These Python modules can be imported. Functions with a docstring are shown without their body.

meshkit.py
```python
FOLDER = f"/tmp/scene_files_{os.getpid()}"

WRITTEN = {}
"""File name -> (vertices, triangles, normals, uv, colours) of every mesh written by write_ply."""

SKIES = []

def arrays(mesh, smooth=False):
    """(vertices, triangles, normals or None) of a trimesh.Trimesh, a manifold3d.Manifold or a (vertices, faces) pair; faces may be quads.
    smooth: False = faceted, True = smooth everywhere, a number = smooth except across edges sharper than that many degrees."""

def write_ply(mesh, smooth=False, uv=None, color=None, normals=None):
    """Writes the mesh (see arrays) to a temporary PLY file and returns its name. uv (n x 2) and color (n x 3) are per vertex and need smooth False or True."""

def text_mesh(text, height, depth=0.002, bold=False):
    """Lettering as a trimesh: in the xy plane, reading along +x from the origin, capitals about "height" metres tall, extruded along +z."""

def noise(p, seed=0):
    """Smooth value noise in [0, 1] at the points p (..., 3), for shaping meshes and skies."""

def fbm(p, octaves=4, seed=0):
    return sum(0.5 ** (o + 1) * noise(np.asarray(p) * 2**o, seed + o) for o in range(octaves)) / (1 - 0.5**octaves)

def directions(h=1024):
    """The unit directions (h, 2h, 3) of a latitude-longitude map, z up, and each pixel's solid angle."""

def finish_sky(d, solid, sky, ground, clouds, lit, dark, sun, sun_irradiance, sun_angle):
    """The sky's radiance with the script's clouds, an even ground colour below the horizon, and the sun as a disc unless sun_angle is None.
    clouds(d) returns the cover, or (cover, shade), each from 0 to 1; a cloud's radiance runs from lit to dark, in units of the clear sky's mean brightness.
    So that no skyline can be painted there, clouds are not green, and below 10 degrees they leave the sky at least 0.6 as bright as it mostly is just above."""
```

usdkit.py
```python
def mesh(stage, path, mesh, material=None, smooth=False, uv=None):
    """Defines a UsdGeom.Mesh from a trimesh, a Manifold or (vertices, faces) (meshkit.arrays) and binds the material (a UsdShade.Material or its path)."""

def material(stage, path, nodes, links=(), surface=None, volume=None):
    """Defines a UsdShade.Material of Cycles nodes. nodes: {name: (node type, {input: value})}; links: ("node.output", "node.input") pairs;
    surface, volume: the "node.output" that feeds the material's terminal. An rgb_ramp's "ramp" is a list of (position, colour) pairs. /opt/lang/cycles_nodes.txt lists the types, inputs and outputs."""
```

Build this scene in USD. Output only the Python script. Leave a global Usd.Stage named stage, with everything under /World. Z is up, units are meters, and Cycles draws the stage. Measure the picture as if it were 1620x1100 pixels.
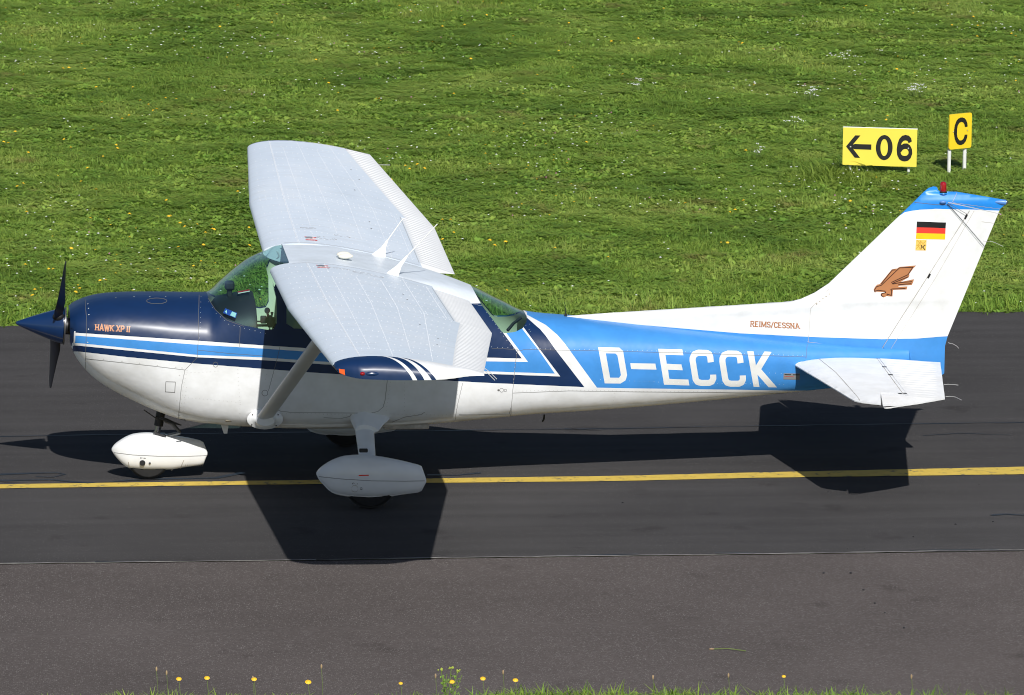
import math, random
import numpy as np, trimesh, shapely, usdkit, meshkit
from shapely.geometry import Polygon, LineString, Point, MultiPolygon, box as sbox
from shapely import affinity
from shapely.ops import unary_union
from scipy.interpolate import PchipInterpolator
from pxr import Usd, UsdGeom, UsdLux, UsdShade, Sdf, Gf, Vt

stage = Usd.Stage.CreateInMemory()
UsdGeom.SetStageUpAxis(stage, UsdGeom.Tokens.z)
UsdGeom.SetStageMetersPerUnit(stage, 1.0)
UsdGeom.Xform.Define(stage, '/World')
UsdGeom.Scope.Define(stage, '/World/Looks')

# ------------------------------------------------------------------ camera
CAM = np.array([-1.05796, -49.55235, 10.37779])
YAW, PITCH, ROLL, F = 0.1042078, -0.1844242, 0.0102295, 9588.363
FW = np.array([math.sin(YAW) * math.cos(PITCH), math.cos(YAW) * math.cos(PITCH), math.sin(PITCH)])
_r = np.cross(FW, [0, 0, 1]); _r /= np.linalg.norm(_r); _u = np.cross(_r, FW)
RT = _r * math.cos(ROLL) + _u * math.sin(ROLL)
UP = -_r * math.sin(ROLL) + _u * math.cos(ROLL)
cam = UsdGeom.Camera.Define(stage, '/World/camera')
cam.AddTransformOp().Set(Gf.Matrix4d(*RT, 0, *UP, 0, *(-FW), 0, *CAM, 1))
cam.CreateHorizontalApertureAttr(36.0)
cam.CreateVerticalApertureAttr(36.0 * 695 / 1024)
cam.CreateFocalLengthAttr(36.0 * F / 1620)
cam.CreateClippingRangeAttr(Gf.Vec2f(1.0, 3000.0))
cam.CreateExposureAttr(0.0)

# ------------------------------------------------------------------ sky and sun
SUN = np.array([0.097, -1.149, 1.0]); SUN /= np.linalg.norm(SUN)
ELEV, ROT = math.asin(SUN[2]), math.atan2(SUN[0], SUN[1])
sky_mat = usdkit.material(stage, '/World/Looks/sky', {
    "s": ("sky_texture", {"sky_type": "single_scattering", "sun_disc": False, "sun_elevation": ELEV, "sun_rotation": ROT, "aerosol_density": 1.0, "ozone_density": 2.5}),
    "b": ("background_shader", {"strength": 0.064})}, [("s.color", "b.color")], surface="b.background")
dome = UsdLux.DomeLight.Define(stage, '/World/sky')
dome.GetPrim().SetCustomDataByKey('kind', 'structure')
UsdShade.MaterialBindingAPI.Apply(dome.GetPrim()).Bind(sky_mat)
sun = UsdLux.DistantLight.Define(stage, '/World/sun')
sun.CreateIntensityAttr(1.2); sun.CreateNormalizeAttr(True); sun.CreateAngleAttr(0.5)
sun.CreateColorAttr(Gf.Vec3f(1.0, 0.975, 0.935))
zs = SUN; xs = np.cross([0, 0, 1], zs); xs /= np.linalg.norm(xs); ys = np.cross(zs, xs)
sun.AddTransformOp().Set(Gf.Matrix4d(*xs, 0, *ys, 0, *zs, 0, 0, 0, 50, 1))


def at(px, py, **k):
    """The point where the line of sight through a photograph position meets the plane x=, y= or z=."""
    d = FW + RT * (px - 810) / F + UP * (550 - py) / F
    (n, v), = k.items(); i = 'xyz'.index(n)
    return CAM + (v - CAM[i]) / d[i] * d


def pix(p):
    q = np.asarray(p, float) - CAM
    return 810 + F * (q @ RT) / (q @ FW), 550 - F * (q @ UP) / (q @ FW)


# ------------------------------------------------------------------ materials
_T = Sdf.ValueTypeNames
LK = '/World/Looks/'


def flat(name, color, rough=0.5, metallic=0.0, spec=0.5, coat=0.0, var=0.06, scale=6.0, bump=0.0, bscale=60.0, **more):
    """A plain coloured surface with slight uneven tone."""
    n = {"g": ("geometry", {}), "n": ("noise_texture", {"scale": scale, "detail": 5.0}),
         "r": ("rgb_ramp", {"ramp": [(0.25, tuple(c * (1 - var) for c in color)), (0.75, tuple(min(1, c * (1 + var)) for c in color))]}),
         "p": ("principled_bsdf", {"roughness": rough, "metallic": metallic, "specular_ior_level": spec, "coat_weight": coat, **more})}
    l = [("g.position", "n.vector"), ("n.fac", "r.fac"), ("r.color", "p.base_color")]
    if bump:
        n["bn"] = ("noise_texture", {"scale": bscale, "detail": 3.0}); n["b"] = ("bump", {"strength": bump, "distance": 0.01})
        l += [("g.position", "bn.vector"), ("bn.fac", "b.height"), ("b.normal", "p.normal")]
    return usdkit.material(stage, LK + name, n, l, surface="p.BSDF")


def paint(name, rough=0.43, coat=0.16, dirt=0.13, bump=0.09):
    """Aircraft enamel: the colour comes with the mesh (primvar paint); faint dirt and sheet-metal waviness."""
    n = {"a": ("attribute", {"attribute": "paint"}), "g": ("geometry", {}),
         "n": ("noise_texture", {"scale": 5.0, "detail": 8.0, "roughness": 0.65}),
         "r": ("rgb_ramp", {"ramp": [(0.30, (1 - dirt, 1 - dirt * 1.05, 1 - dirt * 1.2)), (0.62, (1, 1, 1))]}),
         "m": ("mix_color", {"blend_type": "multiply", "fac": 1.0}),
         "sx": ("separate_xyz", {}), "zr": ("map_range", {"from_min": 0.60, "from_max": 0.50, "to_min": 0.0, "to_max": 1.0, "clamp": True}),
         "sm": ("mapping", {"scale": (1.2, 6.0, 22.0)}), "sn": ("noise_texture", {"scale": 2.0, "detail": 6.0}), "sr": ("rgb_ramp", {"ramp": [(0.42, (0, 0, 0)), (0.66, (0.75, 0.75, 0.75))]}),
         "sf": ("math", {"math_type": "multiply"}), "so": ("mix_color", {"b": (0.24, 0.19, 0.13)}),
         "bn": ("noise_texture", {"scale": 7.0, "detail": 2.0}), "b": ("bump", {"strength": bump, "distance": 0.05}),
         "p": ("principled_bsdf", {"roughness": rough, "coat_weight": coat, "coat_roughness": 0.24, "specular_ior_level": 0.32})}
    l = [("g.position", "n.vector"), ("n.fac", "r.fac"), ("a.color", "m.a"), ("r.color", "m.b"), ("m.result", "so.a"), ("so.result", "p.base_color"),
         ("g.position", "sx.vector"), ("sx.z", "zr.value"), ("g.position", "sm.vector"), ("sm.vector", "sn.vector"), ("sn.fac", "sr.fac"), ("zr.result", "sf.value1"), ("sr.color", "sf.value2"), ("sf.value", "so.fac"),
         ("g.position", "bn.vector"), ("bn.fac", "b.height"), ("b.normal", "p.normal")]
    return usdkit.material(stage, LK + name, n, l, surface="p.BSDF")


WHITE, NAVY, BLUE, CREAMW = (0.78, 0.785, 0.785), (0.005, 0.024, 0.085), (0.055, 0.265, 0.66), (0.74, 0.75, 0.72)
M = {}
M['paint'] = paint('aircraft_enamel')
M['decal'] = paint('decal_print', rough=0.4, coat=0.1, dirt=0.05, bump=0.0)
M['seam'] = flat('seam_shadow', (0.13, 0.125, 0.12), 0.8)
M['seam_light'] = flat('seam_dirt', (0.42, 0.38, 0.33), 0.8, var=0.3, scale=20)
M['rivet'] = flat('rivet_paint', (0.92, 0.92, 0.915), 0.4)
M['rivet_grey'] = flat('rivet_worn', (0.58, 0.57, 0.55), 0.5)
M['control'] = flat('control_surface_paint', (0.78, 0.78, 0.775), 0.42, var=0.03, scale=4)
M['gear_white'] = flat('fairing_paint', (0.78, 0.785, 0.78), 0.3, coat=0.3, var=0.05, scale=9)
M['strut_grey'] = flat('strut_paint', (0.44, 0.44, 0.425), 0.35, var=0.08, scale=8)
M['navy'] = flat('navy_enamel', NAVY, 0.22, coat=0.5, var=0.10)
M['blade'] = flat('blade_black', (0.012, 0.013, 0.02), 0.35, var=0.2)
M['black'] = flat('black_plastic', (0.012, 0.012, 0.013), 0.5)
M['rubber'] = flat('tyre_rubber', (0.008, 0.008, 0.008), 0.9, var=0.25, scale=30, bump=0.2)
M['steel'] = flat('dark_steel', (0.10, 0.10, 0.105), 0.4, metallic=0.6, var=0.2, scale=40)
M['chrome'] = flat('polished_steel', (0.62, 0.64, 0.68), 0.12, metallic=1.0)
M['bare'] = flat('bare_metal', (0.55, 0.55, 0.55), 0.35, metallic=0.8)
M['cream'] = flat('cabin_cream', (0.74, 0.72, 0.54), 0.7, var=0.08)
M['seat'] = flat('seat_fabric', (0.30, 0.26, 0.19), 0.85, var=0.15, scale=30)
M['dash'] = flat('dash_vinyl', (0.018, 0.019, 0.022), 0.55)
M['wick'] = flat('wick_plastic', (0.55, 0.55, 0.54), 0.5)
M['antenna'] = flat('antenna_white', (0.80, 0.79, 0.75), 0.35)
M['ivory'] = flat('dome_ivory', (0.78, 0.75, 0.64), 0.4)
M['orange'] = flat('orange_tape', (0.85, 0.12, 0.02), 0.5)
M['grime'] = flat('grime', (0.10, 0.085, 0.06), 0.8, var=0.4, scale=50)
M['red_lens'] = flat('red_lens', (0.30, 0.004, 0.010), 0.08, coat=1.0, var=0.3, scale=60)
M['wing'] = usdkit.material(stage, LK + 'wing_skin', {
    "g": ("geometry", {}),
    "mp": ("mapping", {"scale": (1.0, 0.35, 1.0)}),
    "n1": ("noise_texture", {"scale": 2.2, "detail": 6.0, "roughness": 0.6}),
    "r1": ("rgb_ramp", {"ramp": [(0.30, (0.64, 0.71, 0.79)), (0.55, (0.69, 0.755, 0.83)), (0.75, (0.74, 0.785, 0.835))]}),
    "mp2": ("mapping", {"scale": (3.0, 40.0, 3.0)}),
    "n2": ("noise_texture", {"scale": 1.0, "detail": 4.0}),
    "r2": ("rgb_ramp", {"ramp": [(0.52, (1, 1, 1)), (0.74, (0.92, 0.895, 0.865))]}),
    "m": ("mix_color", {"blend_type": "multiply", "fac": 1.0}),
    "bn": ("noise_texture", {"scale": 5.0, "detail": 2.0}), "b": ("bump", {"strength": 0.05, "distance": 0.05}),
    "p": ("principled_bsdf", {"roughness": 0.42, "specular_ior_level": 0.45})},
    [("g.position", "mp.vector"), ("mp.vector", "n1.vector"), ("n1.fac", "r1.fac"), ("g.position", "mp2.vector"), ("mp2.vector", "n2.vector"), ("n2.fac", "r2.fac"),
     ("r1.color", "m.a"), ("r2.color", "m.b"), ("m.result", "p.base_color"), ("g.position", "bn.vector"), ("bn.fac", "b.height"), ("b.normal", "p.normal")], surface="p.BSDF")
M['glass'] = usdkit.material(stage, LK + 'tinted_glazing', {
    "t": ("transparent_bsdf", {"color": (0.68, 0.88, 0.84)}), "gl": ("glossy_bsdf", {"color": (0.95, 0.97, 1.0), "roughness": 0.02}),
    "f": ("layer_weight", {"blend": 0.5}), "pw": ("math", {"math_type": "power", "value2": 4.0}), "f2": ("math", {"math_type": "multiply_add", "value2": 0.80, "value3": 0.075}), "m": ("mix_closure", {})},
    [("f.facing", "pw.value1"), ("pw.value", "f2.value1"), ("f2.value", "m.fac"), ("t.BSDF", "m.closure1"), ("gl.BSDF", "m.closure2")], surface="m.closure")


def asphalt(name, dark, light, speck, bscale, warm, streak):
    n = {"g": ("geometry", {}),
         "n1": ("noise_texture", {"scale": 0.35, "detail": 6.0, "roughness": 0.6}), "r1": ("rgb_ramp", {"ramp": [(0.3, dark), (0.7, light)]}),
         "mp": ("mapping", {"scale": (0.25, 5.0, 1.0)}), "n4": ("noise_texture", {"scale": 0.8, "detail": 5.0}),
         "r4": ("rgb_ramp", {"ramp": [(0.3, (1 - streak,) * 3), (0.7, (1 + 0 * streak,) * 3)]}),
         "n2": ("noise_texture", {"scale": bscale, "detail": 3.0, "roughness": 0.7}), "r2": ("rgb_ramp", {"ramp": [(0.25, (0.55, 0.55, 0.55)), (0.5, (0.9, 0.9, 0.9)), (0.72, (1.35, 1.35, 1.35))]}),
         "v": ("voronoi_texture", {"scale": speck[0], "randomness": 1.0}), "rv": ("rgb_ramp", {"ramp": [(0.0, (1, 1, 1)), (speck[1], (0, 0, 0))]}),
         "vw": ("separate_color", {}), "th": ("math", {"math_type": "greater_than", "value2": speck[2]}), "mu": ("math", {"math_type": "multiply"}),
         "m1": ("mix_color", {"blend_type": "multiply", "fac": 1.0, "use_clamp": False}), "m3": ("mix_color", {"blend_type": "multiply", "fac": 1.0, "use_clamp": False}),
         "m2": ("mix_color", {"b": warm}), "no": ("noise_texture", {"scale": 1.7, "detail": 3.0, "roughness": 0.55}), "ro": ("rgb_ramp", {"ramp": [(0.63, (1, 1, 1)), (0.72, (0.80, 0.79, 0.79))]}), "mo": ("mix_color", {"blend_type": "multiply", "fac": 1.0}),
         "b": ("bump", {"strength": 0.5, "distance": 0.006}), "p": ("principled_bsdf", {"roughness": 0.95, "specular_ior_level": 0.06})}
    l = [("g.position", "n1.vector"), ("n1.fac", "r1.fac"), ("g.position", "n2.vector"), ("n2.fac", "r2.fac"), ("g.position", "v.vector"), ("v.distance", "rv.fac"),
         ("v.color", "vw.color"), ("vw.r", "th.value1"), ("th.value", "mu.value1"), ("rv.color", "mu.value2"),
         ("g.position", "mp.vector"), ("mp.vector", "n4.vector"), ("n4.fac", "r4.fac"),
         ("r1.color", "m1.a"), ("r2.color", "m1.b"), ("m1.result", "m3.a"), ("r4.color", "m3.b"), ("m3.result", "mo.a"), ("g.position", "no.vector"), ("no.fac", "ro.fac"), ("ro.color", "mo.b"), ("mo.result", "m2.a"), ("mu.value", "m2.fac"), ("m2.result", "p.base_color"),
         ("n2.fac", "b.height"), ("b.normal", "p.normal")]
    return usdkit.material(stage, LK + name, n, l, surface="p.BSDF")


M['asphalt'] = asphalt('taxiway_asphalt', (0.060, 0.057, 0.057), (0.086, 0.082, 0.082), (80.0, 0.40, 0.90), 110.0, (0.22, 0.21, 0.20), 0.20)
M['shoulder'] = asphalt('shoulder_asphalt', (0.094, 0.081, 0.076), (0.125, 0.108, 0.102), (75.0, 0.5, 0.80), 95.0, (0.30, 0.28, 0.27), 0.06)
M['tar'] = flat('tar', (0.016, 0.016, 0.018), 0.45, var=0.3, scale=20)
M['chalk'] = flat('seam_chalk', (0.24, 0.23, 0.21), 0.9, var=0.4, scale=15)
M['yellow_line'] = usdkit.material(stage, LK + 'road_yellow', {
    "g": ("geometry", {}), "n": ("noise_texture", {"scale": 9.0, "detail": 9.0, "roughness": 0.75}),
    "r": ("rgb_ramp", {"ramp": [(0.37, (0.16, 0.14, 0.08)), (0.45, (0.60, 0.42, 0.065)), (0.75, (0.70, 0.51, 0.095))]}),
    "p": ("principled_bsdf", {"roughness": 0.75})}, [("g.position", "n.vector"), ("n.fac", "r.fac"), ("r.color", "p.base_color")], surface="p.BSDF")


def leaf(name, dark, mid, light, scale=0.55, trans=0.35, rough=0.6, dry=None):
    n = {"g": ("geometry", {}), "o": ("object_info", {}),
         "n1": ("noise_texture", {"scale": scale, "detail": 4.0, "roughness": 0.5}), "r1": ("rgb_ramp", {"ramp": [(0.33, dark), (0.5, mid), (0.66, light)]}),
         "h": ("hsv", {}), "mr": ("map_range", {"from_min": 0.0, "from_max": 1.0, "to_min": 0.80, "to_max": 1.20}), "mh": ("map_range", {"from_min": 0.0, "from_max": 1.0, "to_min": 0.482, "to_max": 0.512}),
         "fr": ("math", {"math_type": "fraction"}), "fm": ("math", {"math_type": "multiply", "value2": 7.31}),
         "n2": ("noise_texture", {"scale": 0.9, "detail": 6.0, "roughness": 0.7}), "r2": ("rgb_ramp", {"ramp": [(0.58, (0, 0, 0)), (0.72, (1, 1, 1))]}),
         "md": ("mix_color", {"b": dry or (0.34, 0.25, 0.105)}), "dm": ("math", {"math_type": "multiply", "value2": 0.78 if dry is None else 0.0}),
         "d": ("principled_bsdf", {"roughness": rough, "specular_ior_level": 0.3}), "t": ("translucent_bsdf", {}), "m": ("mix_closure", {"fac": trans})}
    l = [("g.position", "n1.vector"), ("n1.fac", "r1.fac"), ("g.position", "n2.vector"), ("n2.fac", "r2.fac"), ("r2.color", "dm.value1"), ("dm.value", "md.fac"),
         ("r1.color", "md.a"), ("o.random", "mr.value"), ("o.random", "fm.value1"), ("fm.value", "fr.value1"), ("fr.value", "mh.value"),
         ("mr.result", "h.value"), ("mh.result", "h.hue"), ("md.result", "h.color"),
         ("h.color", "d.base_color"), ("h.color", "t.color"), ("d.BSDF", "m.closure1"), ("t.BSDF", "m.closure2")]
    return usdkit.material(stage, LK + name, n, l, surface="m.closure")


M['grass'] = leaf('grass_blades', (0.152, 0.258, 0.038), (0.252, 0.380, 0.062), (0.335, 0.430, 0.095), trans=0.4)
M['herb'] = leaf('broad_leaves', (0.170, 0.292, 0.042), (0.250, 0.390, 0.060), (0.320, 0.445, 0.085), trans=0.4)
M['soil'] = flat('turf_soil', (0.140, 0.215, 0.040), 0.95, var=0.25, scale=8)
M['petal_yellow'] = flat('petal_yellow', (0.80, 0.47, 0.015), 0.6, var=0.08)
M['petal_white'] = flat('petal_white', (0.82, 0.82, 0.80), 0.6)
M['petal_pink'] = flat('petal_pink', (0.45, 0.16, 0.30), 0.6)
M['stalk'] = flat('stalk_green', (0.13, 0.18, 0.045), 0.6, var=0.2)
M['seed'] = flat('seed_head', (0.36, 0.25, 0.14), 0.8, var=0.2, scale=40)
M['sign_yellow'] = flat('sign_lemon', (0.86, 0.70, 0.085), 0.45, var=0.03, scale=3)
M['sign_amber'] = flat('sign_amber', (0.88, 0.60, 0.022), 0.45, var=0.03, scale=3)
M['sign_black'] = flat('sign_black', (0.012, 0.012, 0.012), 0.5)
M['post'] = flat('post_white', (0.72, 0.72, 0.70), 0.5, var=0.08, scale=12)

# ------------------------------------------------------------------ object helpers
_count = {}


def path_for(name, parent='/World'):
    k = (parent, name); n = _count.get(k, 0); _count[k] = n + 1
    return f'{parent}/{name}' + (f'_{n:03d}' if n else '')


ORIGIN = {}


def tag(prim, label=None, cat=None, group=None, kind=None):
    for k, v in (('label', label), ('category', cat), ('group', group), ('kind', kind)):
        if v: prim.SetCustomDataByKey(k, v)
    return prim


def thing(name, origin, label, cat, group=None):
    p = path_for(name); x = UsdGeom.Xform.Define(stage, p); x.AddTranslateOp().Set(Gf.Vec3d(*map(float, origin)))
    ORIGIN[p] = np.array(origin, float); tag(x.GetPrim(), label, cat, group)
    return p


def org(parent):
    for p, o in ORIGIN.items():
        if parent == p or parent.startswith(p + '/'): return o
    return np.zeros(3)


def put(name, v, f, mat, parent='/World', n=None, col=None, label=None, kind=None, smooth=False):
    """One Mesh prim from world-space arrays."""
    p = path_for(name, parent); v = np.asarray(v, float) - org(parent); f = np.asarray(f, int)
    if n is None and smooth is not False:
        v, f, n = meshkit.arrays(trimesh.Trimesh(v, f, process=False), smooth)
    m = UsdGeom.Mesh.Define(stage, p)
    m.CreatePointsAttr(Vt.Vec3fArray.FromNumpy(v.astype(np.float32)))
    m.CreateFaceVertexCountsAttr(Vt.IntArray.FromNumpy(np.full(len(f), f.shape[1], np.int32)))
    m.CreateFaceVertexIndicesAttr(Vt.IntArray.FromNumpy(f.astype(np.int32).ravel()))
    m.CreateSubdivisionSchemeAttr('none')
    if n is not None:
        m.CreateNormalsAttr(Vt.Vec3fArray.FromNumpy(np.asarray(n, np.float32))); m.SetNormalsInterpolation('vertex')
    if col is not None:
        UsdGeom.PrimvarsAPI(m).CreatePrimvar('paint', _T.Color3fArray, 'vertex').Set(Vt.Vec3fArray.FromNumpy(np.asarray(col, np.float32)))
    UsdShade.MaterialBindingAPI.Apply(m.GetPrim()).Bind(M[mat])
    tag(m.GetPrim(), label, kind=kind)
    return p


def tm(name, mesh, mat, parent, smooth=30, **k):
    return put(name, np.array(mesh.vertices), np.array(mesh.faces), mat, parent, smooth=smooth, **k)


cat = trimesh.util.concatenate


def tube(pts, r, sides=8, cap=True):
    """A round bar along points; r one radius or one per point."""
    pts = np.asarray(pts, float); r = np.broadcast_to(r, len(pts))
    tg = np.gradient(pts, axis=0); tg /= np.linalg.norm(tg, axis=1, keepdims=True)
    a = np.array([0.123, 0.456, 0.881]); u = np.cross(tg, a); u /= np.linalg.norm(u, axis=1, keepdims=True); w = np.cross(tg, u)
    th = np.arange(sides) / sides * 2 * math.pi
    v = (pts[:, None] + r[:, None, None] * (np.cos(th)[None, :, None] * u[:, None] + np.sin(th)[None, :, None] * w[:, None])).reshape(-1, 3)
    f = []
    for i in range(len(pts) - 1):
        for j in range(sides):
            k = (j + 1) % sides; a0, b0 = i * sides + j, i * sides + k
            f += [[a0, b0, b0 + sides], [a0, b0 + sides, a0 + sides]]
    if cap:
        v = np.vstack([v, pts[:1], pts[-1:]]); n0 = len(v) - 2
        for j in range(sides):
            k = (j + 1) % sides; e = (len(pts) - 1) * sides
            f += [[n0, k, j], [n0 + 1, e + j, e + k]]
    return trimesh.Trimesh(v, f, process=False)


def loft(rings, closed=True, cap0=True, cap1=True):
    """Skin over rings of equal length; caps are fans."""
    n = len(rings[0]); v = np.vstack(rings); f = []
    m = n if closed else n - 1
    for i in range(len(rings) - 1):
        for j in range(m):
            k = (j + 1) % n; a, b = i * n + j, i * n + k
            f += [[a, b, b + n], [a, b + n, a + n]]
    if cap0: v = np.vstack([v, rings[0].mean(0)]); f += [[len(v) - 1, (j + 1) % n, j] for j in range(m)]
    if cap1: v = np.vstack([v, rings[-1].mean(0)]); e = (len(rings) - 1) * n; f += [[len(v) - 1, e + j, e + (j + 1) % n] for j in range(m)]
    t = trimesh.Trimesh(v, f, process=False)
    return t


def rbox(lo, hi, r=0.01):
    """A box with chamfered edges."""
    lo, hi = np.array(lo, float), np.array(hi, float); r = min(r, *(hi - lo) / 2.01)
    pts = []
    for sx in (0, 1):
        for sy in (0, 1):
            for sz in (0, 1):
                c = np.array([(lo, hi)[sx][0], (lo, hi)[sy][1], (lo, hi)[sz][2]]); d = np.array([1 - 2 * sx, 1 - 2 * sy, 1 - 2 * sz]) * r
                pts += [c + d * [0, 1, 1], c + d * [1, 0, 1], c + d * [1, 1, 0]]
    return trimesh.convex.convex_hull(np.array(pts))


def ellip(c, r, sub=2):
    m = trimesh.creation.icosphere(sub, 1.0); m.apply_scale(r); m.apply_translation(c); return m


def polys(g):
    if g.is_empty: return []
    if g.geom_type == 'Polygon': return [g]
    return [p for q in getattr(g, 'geoms', []) for p in polys(q)]


def tri2d(p):
    return trimesh.creation.triangulate_polygon(p, engine='earcut')


# ------------------------------------------------------------------ painted sheets: 2-D regions laid on a surface S(u, v)
def sheet(regions, us, vs, S, side=1):
    """regions: [(shapely, colour)], later ones on top. Cuts each along the grid us x vs and lays it on S. Returns v, f, n, colours."""
    uu, vv = np.meshgrid(us[:-1], vs[:-1], indexing='ij'); u2, v2 = np.meshgrid(us[1:], vs[1:], indexing='ij')
    cells = shapely.box(uu.ravel(), vv.ravel(), u2.ravel(), v2.ravel())
    P, Fc, Cc, base = [], [], [], 0
    above = None
    for g, c in reversed(regions):
        g = g if g.is_valid else g.buffer(0)
        r = g if above is None else g.difference(above)
        above = g if above is None else above.union(g)
        if c is None or r.is_empty: continue
        for piece in polys(r):
            shapely.prepare(piece)
            inside = shapely.contains_properly(piece, cells); touch = shapely.intersects(piece, cells) & ~inside
            k = np.nonzero(inside)[0]
            if len(k):
                q = np.stack([np.stack([uu.ravel()[k], vv.ravel()[k]], 1), np.stack([u2.ravel()[k], vv.ravel()[k]], 1), np.stack([u2.ravel()[k], v2.ravel()[k]], 1), np.stack([uu.ravel()[k], v2.ravel()[k]], 1)], 1).reshape(-1, 2)
                b = base + np.arange(len(k)) * 4
                P.append(q); Fc.append(np.concatenate([np.stack([b, b + 1, b + 2], 1), np.stack([b, b + 2, b + 3], 1)])); base += len(q); Cc.append(np.tile(c, (len(q), 1)))
            for it in shapely.intersection(cells[touch], piece):
                for pp in polys(it):
                    if pp.area < 1e-10: continue
                    pv, pf = tri2d(pp)
                    P.append(pv); Fc.append(pf + base); base += len(pv); Cc.append(np.tile(c, (len(pv), 1)))
    uv = np.vstack(P); f = np.vstack(Fc); col = np.vstack(Cc)
    v = S(uv[:, 0], uv[:, 1]); e = 1e-4 * np.array([us[-1] - us[0], vs[-1] - vs[0]])
    n = np.cross(S(uv[:, 0] + e[0], uv[:, 1]) - S(uv[:, 0] - e[0], uv[:, 1]), S(uv[:, 0], uv[:, 1] + e[1]) - S(uv[:, 0], uv[:, 1] - e[1]))
    n /= np.maximum(np.linalg.norm(n, axis=1, keepdims=True), 1e-12)
    fn = np.cross(v[f[:, 1]] - v[f[:, 0]], v[f[:, 2]] - v[f[:, 0]])
    flip = np.einsum('ij,ij->i', fn, n[f[:, 0]]) < 0
    f[flip] = f[flip][:, [0, 2, 1]]
    if side < 0: n = -n; f = f[:, [0, 2, 1]]
    return v, f, n, col


def mirror(a):
    v, f, n, col = a
    return v * [1, -1, 1], f[:, [0, 2, 1]], n * [1, -1, 1], col


def join(*parts):
    b = 0; out = [[], [], [], []]
    for v, f, n, c in parts:
        for o, x in zip(out, (v, f + b, n, c)): o.append(x)
        b += len(v)
    return [np.vstack(o) for o in out]


def dens(pts, step=5.0, close=True):
    pts = np.asarray(pts, float); out = []
    nn = len(pts) if close else len(pts) - 1
    for i in range(nn):
        a, b = pts[i], pts[(i + 1) % len(pts)]; m = max(1, int(np.linalg.norm(b - a) / step))
        out += [a + (b - a) * t / m for t in range(m)]
    if not close: out.append(pts[-1])
    return np.array(out)

# ================================================================== THE SETTING
def slab(name, poly, z, mat, kind='structure', parent='/World', step=None, label=None):
    """A sheet laid on the ground from a polygon (x, y)."""
    V, Fs, b = [], [], 0
    for p in polys(poly):
        v, f = tri2d(p); V.append(np.c_[v, np.full(len(v), z)]); Fs.append(f + b); b += len(v)
    v, f = np.vstack(V), np.vstack(Fs)
    fn = np.cross(v[f[:, 1]] - v[f[:, 0]], v[f[:, 2]] - v[f[:, 0]])[:, 2]
    f[fn < 0] = f[fn < 0][:, [0, 2, 1]]
    return put(name, v, f, mat, parent, kind=kind, label=label)


SL = math.tan(-0.0015)
NEAR_EDGE, SEAM_Y, FAR_EDGE = -8.05, -3.18, 7.22
rs = np.random.RandomState(7)
slab('ground', sbox(-400, -400, 400, 400), -0.030, 'soil')
xe = np.linspace(-120, 120, 801)
far_edge = FAR_EDGE + 0.028 * xe + 0.16 * (meshkit.noise(np.c_[xe * 1.7, xe * 0, xe * 0], 3) - 0.5) + 0.14 * (meshkit.noise(np.c_[xe * 5.1, xe * 0, xe * 0], 4) - 0.5)
near_edge = -7.67 - 0.058 * np.clip(xe, -3, 12) + 0.14 * (meshkit.noise(np.c_[xe * 2.1, xe * 0, xe * 0], 5) - 0.5)
slab('taxiway', Polygon(list(zip(xe, far_edge)) + [(120, SEAM_Y), (-120, SEAM_Y)]), 0.0, 'asphalt')
seam_n = 0.02 * (meshkit.noise(np.c_[xe * 3.1, xe * 0, xe * 0], 9) - 0.5)
slab('taxiway_shoulder', Polygon([(120, SEAM_Y)] + [(-120, SEAM_Y)] + list(zip(xe, near_edge))), -0.004, 'shoulder')


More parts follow.
